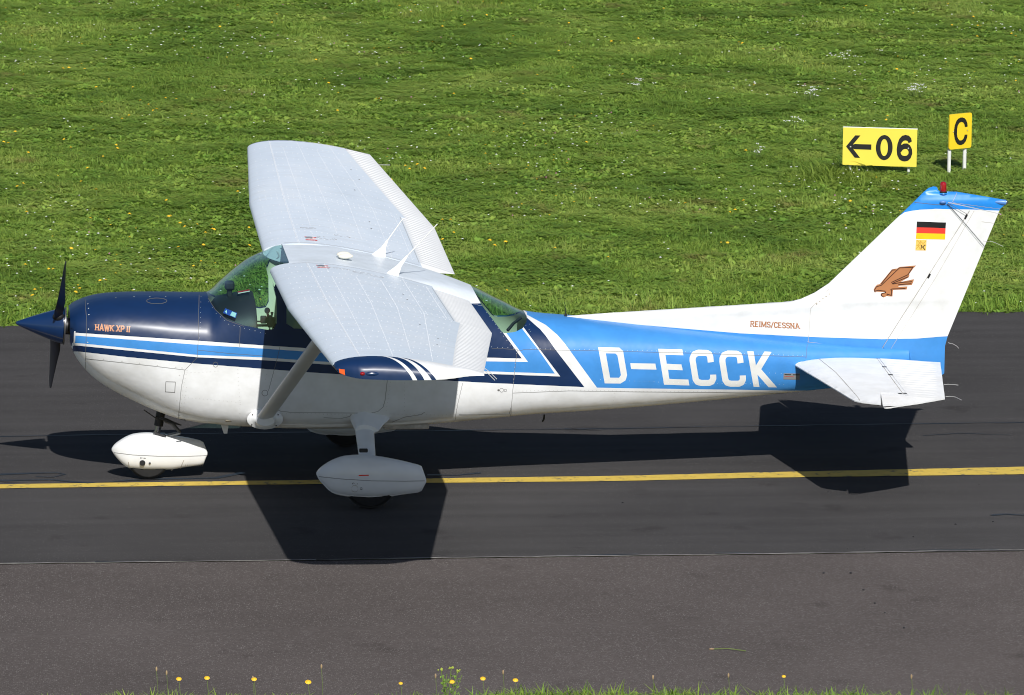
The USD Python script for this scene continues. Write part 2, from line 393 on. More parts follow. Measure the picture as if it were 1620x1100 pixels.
def ground_line(pxs, close=False):
    return [tuple(at(x, y, z=0)[:2]) for x, y in pxs]


slab('taxiway_centre_line', Polygon(ground_line([(-900, 779.5), (0, 767), (400, 761.5), (980, 753.6), (1200, 748.2), (1620, 739.2), (2500, 720), (2500, 733), (1620, 751.0), (1200, 756.6), (980, 761.7), (400, 767.7), (0, 773.4), (-900, 786)])), 0.004, 'yellow_line')


def crack(name, pxs, w, mat='tar', z=0.004, seed=0, jit=0.012):
    pts = dens(ground_line(pxs), 0.08, close=False)
    pts[:, 1] += jit * (meshkit.fbm(np.c_[pts[:, 0] * 6, pts[:, 1], pts[:, 0] * 0], 3, seed) - 0.5) * 2
    k = np.linspace(0, 1, len(pts)); ww = w * (0.35 + 1.1 * meshkit.noise(np.c_[k * len(pts) * 0.35, k * 0, k * 0], seed + 1))
    tg = np.gradient(pts, axis=0); tg /= np.linalg.norm(tg, axis=1, keepdims=True) + 1e-9; nr = np.c_[-tg[:, 1], tg[:, 0]]
    a, b = pts + nr * ww[:, None] / 2, pts - nr * ww[:, None] / 2
    n = len(pts); v = np.c_[np.vstack([a, b]), np.full(2 * n, z)]
    f = [[i, n + i, n + i + 1] for i in range(n - 1)] + [[i, n + i + 1, i + 1] for i in range(n - 1)]
    return v, np.array(f)


def joined(name, items, mat, parent, **k):
    V, Fs, b = [], [], 0
    for v, f in items: V.append(v); Fs.append(f + b); b += len(v)
    return put(name, np.vstack(V), np.vstack(Fs), mat, parent, **k)


joined('paving_joint', [crack('', [(-600, 699), (0, 691), (500, 684), (975, 678.5), (1330, 672.5), (1620, 669), (2300, 661)], 0.020, seed=11)], 'tar', '/World/taxiway')
joined('tar_repair', [crack('', p, 0.045, seed=20 + i, jit=0.01) for i, p in enumerate([
    [(-60, 751.5), (0, 751.2), (50, 749.5), (91, 748.6), (103, 751.2), (84, 755.5), (57, 755)],
    [(-60, 762), (0, 761), (81, 759.8), (138, 764.6), (173, 763.4), (202, 760.5), (272, 758), (341, 757), (365, 752.5), (385, 748.5)],
    [(676, 752), (720, 752.5), (760, 748.5)], [(1568, 816), (1590, 814), (1625, 816)]])], 'tar', '/World/taxiway')
joined('fine_crack', [crack('', p, 0.012, seed=40 + i, jit=0.02) for i, p in enumerate([
    [(893, 678), (940, 681.5), (985, 679.5), (1040, 678), (1110, 676)], [(1460, 690), (1520, 686), (1600, 689)], [(5, 764.5), (40, 763.5)]])], 'tar', '/World/taxiway')
joined('seam_edge', [crack('', [(-600, 900.5), (0, 892.3), (400, 887.6), (800, 881.5), (1200, 877), (1620, 870.2), (2300, 862)], 0.022, seed=50, jit=0.008)], 'chalk', '/World/taxiway_shoulder')
joined('seam_gap', [crack('', p, 0.022, seed=60 + i, jit=0.006) for i, p in enumerate([[(150, 889.6), (235, 888.3)], [(500, 886.5), (560, 886)], [(880, 879.6), (1010, 877.2)], [(1130, 875.4), (1200, 875.8)], [(1440, 871.5), (1580, 870)]])], 'tar', '/World/taxiway_shoulder')
# small stones lying on the asphalt
st = []
for i, (x, y) in enumerate([(1571, 826), (1445, 850), (1512, 830), (1341, 869), (1368, 869), (1303, 907), (1346, 907), (1384, 955), (1366, 934), (1400, 970), (1430, 994), (985, 796), (1549, 767), (1310, 779)]):
    g = at(x, y, z=0.0); m = trimesh.creation.icosphere(1, 1.0); m.vertices *= rs.uniform(0.6, 1.2, (len(m.vertices), 1)); m.apply_scale(np.array([0.010, 0.008, 0.005]) * rs.uniform(.5, 1.1)); m.apply_translation(g + [0, 0, 0.004]); st.append(m)
tag(stage.GetPrimAtPath(tm('asphalt_chips', cat(st), 'tar', '/World')), 'small dark chips of loose asphalt lying on the taxiway', 'debris', kind='stuff')

# ================================================================== THE AIRCRAFT
AC = thing('light_aircraft', (2.8, 0, 0), 'white and blue single-engine high-wing light aircraft with fixed tricycle gear taxiing along the yellow line', 'airplane')
# --- fuselage stations: x, top, bottom, half width, height of the widest point, squareness above and below
FS = np.array([
    [0.430, 1.455, 1.190, 0.285, 1.320, 2.5, 2.2],
    [0.445, 1.468, 1.135, 0.330, 1.315, 2.5, 2.2],
    [0.480, 1.487, 1.055, 0.372, 1.300, 2.5, 2.2],
    [0.560, 1.522, 0.945, 0.410, 1.280, 2.5, 2.2],
    [0.660, 1.548, 0.850, 0.440, 1.260, 2.5, 2.2],
    [0.800, 1.562, 0.758, 0.465, 1.240, 2.5, 2.2],
    [0.950, 1.566, 0.680, 0.483, 1.210, 2.5, 2.3],
    [1.150, 1.566, 0.593, 0.500, 1.160, 2.5, 2.6],
    [1.330, 1.563, 0.535, 0.512, 1.100, 2.5, 3.0],
    [1.560, 1.560, 0.503, 0.522, 1.050, 2.5, 3.6],
    [1.680, 1.655, 0.495, 0.528, 1.030, 2.6, 3.8],
    [1.800, 1.755, 0.485, 0.532, 1.010, 2.9, 4.0],
    [1.950, 1.852, 0.476, 0.535, 1.000, 3.4, 4.0],
    [2.080, 1.893, 0.468, 0.537, 1.000, 4.4, 4.0],
    [2.230, 1.899, 0.462, 0.538, 1.000, 16.0, 4.0],
    [2.560, 1.887, 0.455, 0.540, 1.000, 18.0, 4.0],
    [2.900, 1.829, 0.455, 0.540, 1.000, 18.0, 4.0],
    [3.200, 1.758, 0.470, 0.532, 0.995, 12.0, 4.0],
    [3.500, 1.690, 0.490, 0.515, 0.990, 5.0, 4.0],
    [3.800, 1.592, 0.512, 0.490, 0.985, 3.0, 3.8],
    [4.050, 1.472, 0.530, 0.462, 0.980, 2.6, 3.6],
    [4.260, 1.378, 0.545, 0.437, 0.975, 2.5, 3.5],
    [4.700, 1.335, 0.563, 0.392, 0.970, 2.5, 3.3],
    [5.200, 1.280, 0.590, 0.340, 0.965, 2.5, 3.1],
    [5.800, 1.212, 0.632, 0.275, 0.955, 2.5, 2.9],
    [6.400, 1.140, 0.680, 0.205, 0.940, 2.5, 2.7],
    [6.900, 1.090, 0.722, 0.140, 0.920, 2.4, 2.5],
    [7.300, 1.055, 0.755, 0.080, 0.910, 2.3, 2.3],
    [7.480, 1.040, 0.790, 0.045, 0.910, 2.2, 2.2]])
FI = [PchipInterpolator(FS[:, 0], FS[:, i]) for i in range(1, 7)]
X0, X1 = FS[0, 0], FS[-1, 0]


def fstat(x): return [f(np.clip(x, X0, X1)) for f in FI]


def fus(x, a, off=0.0, scale=1.0):
    """Left half of the fuselage: a runs 0..180 from the top line down the left side to the keel."""
    x = np.asarray(x, float); a = np.radians(a)
    zt, zb, w, zc, nu, nl = fstat(x)
    up = np.cos(a) >= 0; h = np.where(up, zt - zc, zc - zb); nn = np.where(up, nu, nl)
    s, c = np.sin(a), np.cos(a)
    r = (np.abs(s) ** nn + np.abs(c) ** nn + 1e-12) ** (-1 / nn)
    return np.stack([x + 0 * a, -w * r * s * scale - 0 * a, zc + h * r * c * scale], -1) if off == 0 else _off(x, a, off)


def _off(x, a, off):
    d = np.degrees(a); p = fus(x, d)
    n = np.cross(fus(np.asarray(x) + 1e-3, d) - fus(np.asarray(x) - 1e-3, d), fus(x, d + 0.05) - fus(x, d - 0.05))
    n /= np.maximum(np.linalg.norm(n, axis=-1, keepdims=True), 1e-12)
    s = np.sign(np.einsum('...i,...i->...', n, p - np.stack([p[..., 0], 0 * p[..., 0], fstat(x)[3] + 0 * p[..., 0]], -1)))
    return p + n * s[..., None] * off


def fus_n(x, a):
    return (_off(np.atleast_1d(x), np.radians(np.atleast_1d(a)), 1.0) - fus(np.atleast_1d(x), np.atleast_1d(a)))[0]


def halfw(x, z):
    zt, zb, w, zc, nu, nl = fstat(x)
    zn = np.where(z >= zc, (z - zc) / (zt - zc), (zc - z) / (zc - zb)); nn = np.where(z >= zc, nu, nl)
    return np.where(zn < 1, w * np.clip(1 - np.clip(zn, 0, 1) ** nn, 0, 1) ** (1 / nn), -1.0)


_ys = np.linspace(-0.62, 0.25, 500)


def hit(px, py):
    """(x, a) on the left fuselage side under a photograph position."""
    d = FW + RT * (px - 810) / F + UP * (550 - py) / F
    P = CAM + ((_ys - CAM[1]) / d[1])[:, None] * d
    ins = np.abs(_ys) <= halfw(P[:, 0], P[:, 2])
    k = np.nonzero(ins)[0]
    if not len(k):
        p = at(px, py, y=0.0); return p[0], (0.0 if p[2] > fstat(p[0])[3] else 180.0)
    k = k[0]; p = P[k]
    if k:
        g = lambda q: halfw(q[0], q[2]) - abs(q[1])
        lo, hi = P[k - 1], P[k]
        for _ in range(14):
            mid = (lo + hi) / 2
            if g(mid) >= 0: hi = mid
            else: lo = mid
        p = hi
    zt, zb, w, zc, nu, nl = fstat(p[0])
    h = zt - zc if p[2] >= zc else zc - zb
    return p[0], math.degrees(math.atan2(max(-p[1], 0) / w, (p[2] - zc) / h))


def onf(pts, step=4.0, close=True):
    return Polygon([hit(*p) for p in dens(pts, step)]).buffer(0)


def geo_onf(g, step=3.0):
    out = []
    for p in polys(g):
        e = [hit(*q) for q in dens(np.array(p.exterior.coords)[:-1], step)]
        hs = [[hit(*q) for q in dens(np.array(i.coords)[:-1], step)] for i in p.interiors]
        out.append(Polygon(e, hs).buffer(0))
    return unary_union(out)


def xz(pts, y=-0.53):
    """Photograph positions of points (x, z) on the left side."""
    return [tuple(map(float, pix((x, y, z)))) for x, z in pts]


# --- livery in photograph coordinates, painter's order
navy_up = [(80, 430), (335, 430), (440, 430), (470, 462), (600, 476), (747, 481.8), (762.7, 483.6), (795.5, 526), (825.5, 567.3), (771, 566), (640, 560), (500, 552), (414.5, 546.5), (312.7, 539.3), (118, 526.5), (80, 524)]
white1 = [(80, 430), (335, 430), (440, 430), (470, 462), (600, 476), (747, 481.8), (770, 484), (801, 527), (835.5, 573), (770, 571.8), (640, 565.5), (500, 557.5), (414.5, 551.6), (312.7, 545.5), (118, 531), (80, 528)]
lblue = [(118, 500), (760, 500), (812, 500), (826, 520), (851.8, 553.6), (877.8, 591.3), (767, 587.6), (640, 580), (500, 571.6), (414.5, 565.6), (312.7, 561.8), (118, 542.5)]
white2 = [(80, 500), (760, 490), (818, 500), (829, 519), (854.5, 553.6), (886.4, 595.8), (767, 591.5), (640, 584), (500, 575.8), (414.5, 570), (312.7, 565.5), (118, 546.5), (80, 543)]
navy2 = [(80, 500), (760, 480), (833.6, 502.7), (841.8, 510), (854.5, 521), (863.6, 531.8), (879, 553.6), (924.5, 612.7), (762.7, 605.5), (640, 598.5), (500, 590), (414.5, 583.6), (312.7, 575.6), (200, 565), (118, 555.6), (80, 552)]
blue_tail = [(833.6, 498), (845.5, 504.5), (863.6, 514.5), (881.8, 530), (892.7, 542.7), (944.5, 613.6), (1050, 615.3), (1158.6, 616.7), (1254, 618.3), (1320, 617.8), (1420, 615), (1560, 600), (1560, 520), (1400, 430), (833, 430)]
loop_w = [(80, 520), (119.5, 524), (118.8, 541), (113, 549.5), (80, 553)]
loop_n = [(80, 518), (117.2, 520), (116.6, 539.5), (111.5, 547), (80, 550)]


def q4(quad, pts):
    """Unit square positions (u right, v up) to a photograph quadrilateral BL, BR, TL, TR."""
    BL, BR, TL, TR = map(np.array, quad)
    return [tuple(BL * (1 - u) * (1 - v) + BR * u * (1 - v) + TL * (1 - u) * v + TR * u * v) for u, v in pts]


def z4(pts, s=5.4, ox=940, oy=540): return [(x / s + ox, y / s + oy) for x, y in pts]


def registration():
    sm = lambda g, r: g.buffer(-r, join_style=1).buffer(2 * r, join_style=1).buffer(-r, join_style=1)
    D = sm(Polygon([(33, 50), (215, 55), (247, 85), (282, 290), (268, 335), (225, 362), (90, 360)]), 6).difference(sm(Polygon([(95, 103), (182, 105), (199, 122), (229, 290), (213, 313), (130, 312)]), 5))
    D = D.union(Polygon([(33, 50), (90, 52), (145, 361), (90, 360)]))
    H = Polygon([(308, 187), (523, 192), (532, 243), (316, 238)])
    E_ = Polygon([(547, 65), (752, 70), (762, 120), (608, 116), (620, 193), (745, 198), (757, 248), (631, 244), (642, 322), (805, 328), (813, 378), (597, 372)])
    cl = LineString([(997, 180), (991, 133), (983, 112), (963, 101), (890, 99), (856, 112), (842, 142), (841, 165), (867, 325), (883, 348), (915, 357), (980, 357), (1005, 346), (1017, 320), (1016, 286)])
    C1 = cl.buffer(26, cap_style=2, join_style=1)
    C2 = affinity.translate(C1, 254, 7)
    K = unary_union([Polygon([(1308, 86), (1362, 87), (1412, 392), (1362, 390)]), Polygon([(1455, 88), (1515, 92), (1427, 240), (1562, 395), (1490, 393), (1390, 280), (1378, 214)])])
    return [affinity.affine_transform(g, [1 / 5.4, 0, 0, 1 / 5.4, 940, 540]) for g in (D, H, E_, C1, C2, K)]


GL = {'H': (.78, [[(.14, 0), (.14, 1)], [(.64, 0), (.64, 1)], [(.14, .5), (.64, .5)]]), 'A': (.84, [[(.12, 0), (.42, 1), (.72, 0)], [(.24, .33), (.60, .33)]]),
      'W': (1.0, [[(.1, 1), (.3, 0), (.5, .9), (.7, 0), (.9, 1)]]), 'K': (.8, [[(.14, 0), (.14, 1)], [(.64, 1), (.16, .45)], [(.28, .56), (.68, 0)]]), ' ': (.32, []),
      'X': (.76, [[(.1, 0), (.64, 1)], [(.1, 1), (.64, 0)]]), 'P': (.7, [[(.14, 0), (.14, 1)], [(.14, .94), (.46, .94), (.6, .82), (.6, .58), (.46, .46), (.14, .46)]]), 'I': (.36, [[(.18, 0), (.18, 1)]]),
      'R': (.76, [[(.14, 0), (.14, 1)], [(.14, .94), (.46, .94), (.6, .82), (.6, .62), (.46, .5), (.14, .5)], [(.4, .5), (.64, 0)]]), 'E': (.68, [[(.14, 0), (.14, 1)], [(.14, .93), (.6, .93)], [(.14, .5), (.48, .5)], [(.14, .07), (.6, .07)]]),
      'M': (.96, [[(.14, 0), (.14, 1)], [(.14, .95), (.48, .15), (.82, .95)], [(.82, 0), (.82, 1)]]), 'S': (.68, [[(.58, .72), (.56, .86), (.44, .94), (.24, .94), (.12, .82), (.12, .64), (.24, .54), (.46, .48), (.58, .36), (.58, .18), (.46, .07), (.24, .07), (.12, .15), (.1, .28)]]),
      '/': (.5, [[(.05, -.08), (.45, 1.05)]]), 'C': (.68, [[(.6, .68), (.56, .86), (.44, .94), (.26, .94), (.14, .82), (.14, .18), (.26, .07), (.44, .07), (.56, .15), (.6, .3)]]), 'N': (.8, [[(.14, 0), (.14, 1)], [(.14, .95), (.64, .05)], [(.64, 0), (.64, 1)]])}


def slab_text(text, quad, wt=0.20):
    """Slab-serif lettering fitted to a photograph quadrilateral."""
    gs, x = [], 0.0
    for ch in text:
        w, st = GL[ch]; parts = []
        for s in st:
            parts.append(LineString(s).buffer(wt / 2, cap_style=2, join_style=2, mitre_limit=1.3))
            if ch not in 'SC/':
                for e in ((s[0], s[-1]) + ((s[2],) if ch == 'W' else ())):
                    if abs(e[1]) < .01 or abs(e[1] - 1) < .01: parts.append(sbox(e[0] - .15, min(max(e[1] - .06, 0), .88), e[0] + .15, min(max(e[1] - .06, 0), .88) + .12))
        if parts: gs.append(affinity.translate(unary_union(parts), x, 0))
        x += w
    g = unary_union(gs); out = []
    for p in polys(g): out.append(Polygon(q4(quad, [(a / x, b) for a, b in p.exterior.coords]), [q4(quad, [(a / x, b) for a, b in i.coords]) for i in p.interiors]))
    return unary_union(out)


full = sbox(X0, 0, X1, 180)
LIV = [(full, WHITE), (onf(blue_tail), BLUE), (onf(navy2), NAVY), (onf(white2), WHITE), (onf(lblue), BLUE), (onf(white1), WHITE), (onf(navy_up), NAVY), (onf(loop_w), WHITE), (onf(loop_n), NAVY)]
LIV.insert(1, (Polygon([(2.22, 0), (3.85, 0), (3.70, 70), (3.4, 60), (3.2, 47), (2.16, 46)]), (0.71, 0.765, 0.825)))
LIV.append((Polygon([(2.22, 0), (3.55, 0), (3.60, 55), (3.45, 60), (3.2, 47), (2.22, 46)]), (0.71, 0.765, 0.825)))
REG = [geo_onf(g) for g in registration()]
HAWK = geo_onf(slab_text('HAWK XP II', ((149.9, 522.6), (205.9, 525.9), (150.1, 513.0), (206.7, 516.2))), 1.0)
COPPER = (0.62, 0.30, 0.16)
shield_px = [(329, 471), (340, 489), (358, 505.3), (385.5, 515), (411, 520), (423.6, 522), (433, 520.5), (438, 511), (437, 470), (431, 445)]
# window openings in (x, a)
W_SHIELD = Polygon([(1.575, -1), (1.572, 0)] + [hit(*p) for p in dens(shield_px, 4, close=False)] + [(2.10, 50), (2.225, 40), (2.225, -1)]).buffer(0)
W_DOOR = onf(xz([(2.20, 1.40), (2.26, 1.36), (2.95, 1.33), (3.00, 1.37), (2.96, 1.70), (2.20, 1.73)])).buffer(0)
W_SIDE = onf(xz([(3.14, 1.36), (3.62, 1.35), (3.66, 1.39), (3.50, 1.57), (3.12, 1.62)], -0.5)).buffer(0)
rear_px = [(747.6, 456.4), (761.8, 482.7), (779, 505), (793, 524), (797, 527), (801, 527.5), (816, 525), (827, 519.5), (833, 509), (833.5, 501), (829.5, 494)]
rh = [hit(*p) for p in dens(rear_px, 4, close=False)]
W_REAR = Polygon([(rh[0][0], -1)] + rh + [(rh[-1][0], -1)]).buffer(0)
W_REAR = W_REAR.intersection(full); W_SHIELD = W_SHIELD.intersection(full)
WINDOWS = unary_union([W_SHIELD, W_DOOR, W_SIDE, W_REAR])
COWL = Polygon([(X0, 0), (X0, 180)] + [hit(*p) for p in dens([(282, 690), (282, 664), (287, 612), (292.7, 585.5), (312, 566), (313.5, 540), (315, 467)], 4, close=False)] + [(hit(315, 467)[0], 0)]).buffer(0)
door_px = [(443, 549), (437.6, 571), (433.5, 586), (424.6, 619), (425, 632), (430, 643), (438, 649), (446, 651), (460, 652.4), (520, 653.3), (587, 653.7), (598, 651), (606, 644), (609, 634), (612.6, 603), (618, 560)] + xz([(3.04, 1.55), (3.0, 1.72), (2.15, 1.75), (2.12, 1.40)])
DOOR = onf(door_px)
gx, ga = np.linspace(X0, X1, 236), np.linspace(0, 180, 61)


def fus_piece(mask, minus, grid_x=gx):
    L = [(g.intersection(mask).difference(minus), c) for g, c in LIV]
    left = sheet(L + [(g.intersection(mask).difference(minus), (0.74, 0.745, 0.72)) for g in REG] + [(HAWK.intersection(mask), COPPER)], grid_x, ga, fus)
    flipped = [affinity.scale(g, -1, 1, origin=unary_union(REG).envelope.centroid) for g in REG]
    hk = affinity.scale(HAWK, -1, 1, origin=HAWK.envelope.centroid)
    right = mirror(sheet(L + [(g.intersection(mask).difference(minus), (0.74, 0.745, 0.72)) for g in flipped] + [(hk.intersection(mask), COPPER)], grid_x, ga, fus))
    return left, right


nothing = Polygon()
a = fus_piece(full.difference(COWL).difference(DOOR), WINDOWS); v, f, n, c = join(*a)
FUS = put('fuselage', v, f, 'paint', AC, n=n, col=c)
a = fus_piece(DOOR, WINDOWS)
for s in a: put('cabin_door', s[0], s[1], 'paint', AC, n=s[2], col=s[3])
a = fus_piece(COWL, nothing); v, f, n, c = join(*a)
COWLP = put('engine_cowl', v, f, 'paint', AC, n=n, col=c)
# cowl front face with the two cooling inlets, and the tail end plate
ring = fus(np.full(61, X0), ga); ring = np.vstack([ring, (ring * [1, -1, 1])[::-1][1:-1]])
inner = ring * 0 + np.array([X0 + 0.005, 0, 1.325]) + (ring - [X0, 0, 1.325]) * [1, 0.55, 0.60] * [0, 1, 1]
fr = loft([ring, inner], cap0=False, cap1=True)
put('nose_bowl_face', np.array(fr.vertices), np.array(fr.faces), 'navy', COWLP, smooth=20)
for s in (-1, 1):
    m = ellip((X0 + 0.008, s * 0.205, 1.335), (0.012, 0.055, 0.075), 2); tm('cooling_inlet', m, 'black', COWLP)
ring = fus(np.full(61, X1), ga); ring = np.vstack([ring, (ring * [1, -1, 1])[::-1][1:-1]])
fr = loft([ring + [0, 0, 0], ring * 0.0 + [X1 + 0.02, 0, 0.915] + (ring - [X1, 0, 0.915]) * [0, .4, .4]], cap0=False); put('tail_cone_end', np.array(fr.vertices), np.array(fr.faces), 'paint', FUS, col=np.tile(BLUE, (len(fr.vertices), 1)), smooth=30)
# glazing
for nm, g, both in (('windshield', W_SHIELD, True), ('rear_window', W_REAR, True)):
    s = sheet([(g, WHITE)], gx, ga, lambda x, a_: fus(x, a_, 0, 0.997)); v, f, n, c = join(s, mirror(s)); put(nm, v, f, 'glass', AC, n=n)
for nm, g in (('door_window', W_DOOR), ('side_window', W_SIDE)):
    s = sheet([(g, WHITE)], gx, ga, lambda x, a_: fus(x, a_, 0, 0.997)); m = mirror(s)
    put(nm, s[0], s[1], 'glass', AC, n=s[2]); put(nm, m[0], m[1], 'glass', AC, n=m[2])
# cabin lining just inside the skin
LIN = sbox(1.60, 0, 4.32, 180).difference(WINDOWS)
s = sheet([(LIN, WHITE)], gx, np.linspace(0, 180, 31), lambda x, a_: fus(x, a_, 0, 0.972), side=1); v, f, n, c = join(s, mirror(s))
put('cabin_lining', v, f[:, [0, 2, 1]], 'cream', AC, n=-n)


# --- seams, rivets and screws on the fuselage
def strip(pts, w=0.9):
    return LineString(pts).buffer(w / 2, cap_style=2, join_style=1)


def fus_decals(name, geoms, mat, off=0.0015, parent=None, step=2.5):
    gs = [geo_onf(g, step) for g in geoms]
    s = sheet([(unary_union(gs), WHITE)], gx, np.linspace(0, 180, 46), lambda x, a_: fus(x, a_, off))
    put(name, s[0], s[1], mat, parent or FUS, n=s[2])


seams_cowl = [[(134.7, 474), (136.5, 500), (136.3, 540), (135.4, 566), (135, 589)], [(135, 567.5), (190, 573.5), (240, 579), (292.7, 585.5)], [(315, 467), (313.5, 540), (312, 566), (292.7, 585.5), (287, 612), (282, 664)]]
fus_decals('cowl_seam', [strip(s, 0.62) for s in seams_cowl], 'seam', parent=COWLP)
fus_decals('inspection_door_seam', [Polygon([(262.5, 604), (277.5, 604.5), (276.5, 621), (261.5, 620)]).exterior.buffer(0.4), affinity.scale(Point(248, 476.5).buffer(1), 16, 4.5).exterior.buffer(0.35).intersection(sbox(220, 468, 280, 490))], 'seam', parent=COWLP)
fus_decals('skin_seam', [strip(s, 0.55) for s in [
    [(443, 549), (437.6, 571), (433.5, 586), (424.6, 619)], [(425, 632), (430, 643), (438, 649), (446, 651), (460, 652.4), (520, 653.3), (587, 653.7), (598, 651), (606, 644), (609, 634), (612.6, 603), (616, 580)],
    [(380, 517), (379, 549)], [(313, 554), (360, 559), (420, 563.5)], [(720, 664), (724, 640), (732, 606)],
    [(808, 659), (811, 620), (814, 590), (816, 570), (819, 553)], [(726, 656), (806, 655), (808, 645)], [(778, 551), (814, 553), (824, 555), (829, 553), (955, 555.5), (1100, 559), (1276, 565)],
    [(811, 622), (900, 618.5), (1000, 620), (1140, 621), (1300, 623)], [(512, 661), (540, 662), (553, 659), (556, 655)], [(620, 668), (640, 660), (666, 656), (672, 652)],
    [(1277, 545), (1275, 568)], [(329, 472), (341, 490.5), (359, 507), (386, 516.5)]]], 'seam')
fus_decals('round_plug_seam', [affinity.scale(Point(341, 577).buffer(3.6), 1, 1.1).exterior.buffer(0.35), Point(419, 622).buffer(4.6).exterior.buffer(0.35), Point(788.5, 617.5).buffer(1.6).buffer(0), Point(793.5, 617.5).buffer(3.0).exterior.buffer(0.3), Point(799.5, 617.8).buffer(2.0).exterior.buffer(0.3)], 'seam')


def dots(px_pts, r, off=0.0006, sides=6):
    V, Fs = [], []
    for p in px_pts:
        x, a_ = hit(*p)
        if a_ <= 1 or a_ >= 179: continue
        c = fus(x, a_); nn = fus_n(x, a_)
        u = np.cross(nn, [0, 0, 1.0]); u /= np.linalg.norm(u) + 1e-9; w = np.cross(nn, u); b = len(V)
        V.append(c + nn * (off + r * 0.35)); V += [c + nn * off + r * (math.cos(t) * u + math.sin(t) * w) for t in np.arange(sides) / sides * 2 * math.pi]
        Fs += [[b, b + 1 + k, b + 1 + (k + 1) % sides] for k in range(sides)]
    return np.array(V), np.array(Fs)


def line_dots(lines, gap):
    out = []
    for l in lines: out += [tuple(p) for p in dens(l, gap, close=False)]
    return out


v, f = dots(line_dots([[(284, 664), (290, 612), (296, 586)], [(289, 662), (295, 613)], [(284, 657), (330, 663), (390, 668)], [(292, 629), (340, 633), (380, 637)], [(376, 585), (380, 640), (379, 668)], [(420, 600), (424, 585)],
    [(296, 590), (340, 588), (345, 587)], [(620, 592), (611, 650)], [(617, 655), (700, 657), (720, 655)], [(725, 606), (721, 660)], [(815, 575), (808, 656)], [(815, 619), (900, 617), (1000, 619), (1140, 620)],
    [(972, 622), (969, 646)], [(1139, 621), (1137, 634)], [(884, 634), (881, 653)], [(512, 656), (560, 657), (600, 660)], [(640, 650), (640, 600)], [(580, 655.6), (480, 654.6), (440, 655)]], 6.0), 0.0036)
put('rivets', v, f, 'rivet_grey', FUS, kind='stuff')
v, f = dots(line_dots([[(778, 549), (812, 551)], [(840, 552), (955, 553.5), (1100, 557), (1270, 563)], [(950, 601), (1050, 605), (1150, 607), (1240, 608)], [(770, 495), (797, 532), (817, 560)], [(832, 515), (839, 525)], [(838, 513), (836, 530)], [(330, 478), (342, 496), (362, 513), (420, 528)], [(1208, 590), (1245, 591)], [(318, 470), (316, 535)]], 7.5), 0.0021)
put('rivets', v, f, 'rivet', FUS, kind='stuff')
v, f = dots([(137.3, 564), (164, 568), (193, 571.5), (221, 574.5), (249, 578), (278, 581), (288, 582), (284, 594), (280, 634), (139, 481), (140, 488), (140.5, 498), (140, 521), (138.7, 542), (135.6, 572), (135.4, 578), (135.2, 585), (183, 471), (212, 469.5), (237, 469), (262, 469.5), (286, 471)], 0.0058)
put('cowl_fastener', v, f, 'rivet_grey', COWLP, kind='stuff')

M['placard_rust'] = flat('placard_rust', (0.42, 0.10, 0.08), 0.6)
M['placard_grey'] = flat('placard_grey', (0.22, 0.22, 0.22), 0.6)
# placard by the tail and the small data lines
plac = ((1239.2, 600.2), (1265.0, 601.0), (1239.6, 590.6), (1265.6, 591.2))
fus_decals('placard', [Polygon(q4(plac, [(0, 0), (1, 0), (1, 1), (0, 1)]))], 'placard_grey', 0.0020)
fus_decals('placard_print', [Polygon(q4(plac, [(a, .74), (b, .74), (b, .86), (a, .86)])) for a, b in ((.06, .45), (.57, .98))], 'black', 0.0032)
fus_decals('placard_stripe', [Polygon(q4(plac, [(.05, .44), (.62, .44), (.62, .54), (.05, .54)]))], 'placard_rust', 0.0032)

# --- fin and rudder: regions in (x, z), thickness from leading to trailing edge
def fz(pts, y=-0.03): return [tuple(at(px, py, y=y)[[0, 2]]) for px, py in pts]


FIN_OUT = [(885, 502), (960, 496.5), (1100, 488), (1250, 478.5), (1268, 474), (1290, 464), (1312, 449.5), (1372, 392), (1432, 334.5), (1447, 320), (1462, 305), (1470, 298.5), (1478, 296), (1483, 297), (1485, 302), (1488, 304), (1515, 304.5),
           (1507, 320), (1534, 333), (1466, 440), (1392, 556), (1391, 580), (1360, 590), (1270, 560), (1150, 535), (1000, 512)]
RUD_OUT = [(1515, 304.5), (1589, 317), (1594, 319.5), (1593, 323), (1583, 331.5), (1500, 533), (1496, 548), (1494.5, 592), (1490, 595), (1391.6, 582), (1392.4, 556.2), (1466.4, 440.2), (1534.4, 333.2), (1507.4, 320.3)]
fin_all = Polygon(fz(FIN_OUT)).union(Polygon(fz(RUD_OUT))).buffer(0.002).buffer(-0.002)
zz = np.linspace(0.80, 2.44, 200); le, te = [], []
for z_ in zz:
    r_ = fin_all.intersection(LineString([(3, z_), (9, z_)]))
    if r_.is_empty: le.append(np.nan); te.append(np.nan)
    else: b_ = r_.bounds; le.append(b_[0]); te.append(b_[2])
ok = ~np.isnan(le); le, te, zz = np.array(le)[ok], np.array(te)[ok], zz[ok]
kz = int(np.argmin(le)); le[:kz] = le[kz]


def naca_t(f):
    f = np.clip(f, 0, 1)
    return 5 * (0.2969 * np.sqrt(f) - 0.1260 * f - 0.3516 * f ** 2 + 0.2843 * f ** 3 - 0.1036 * f ** 4)


def fin_t(x, z):
    l, t = np.interp(z, zz, le), np.interp(z, zz, te)
    f = (x - l) / np.maximum(t - l, 1e-3)
    ch = np.minimum(t - l, 1.35)
    top = np.interp(z, [2.30, 2.43], [1.0, 0.55])
    return np.maximum(ch * naca_t(f) * 0.095 * top, 0.0035)


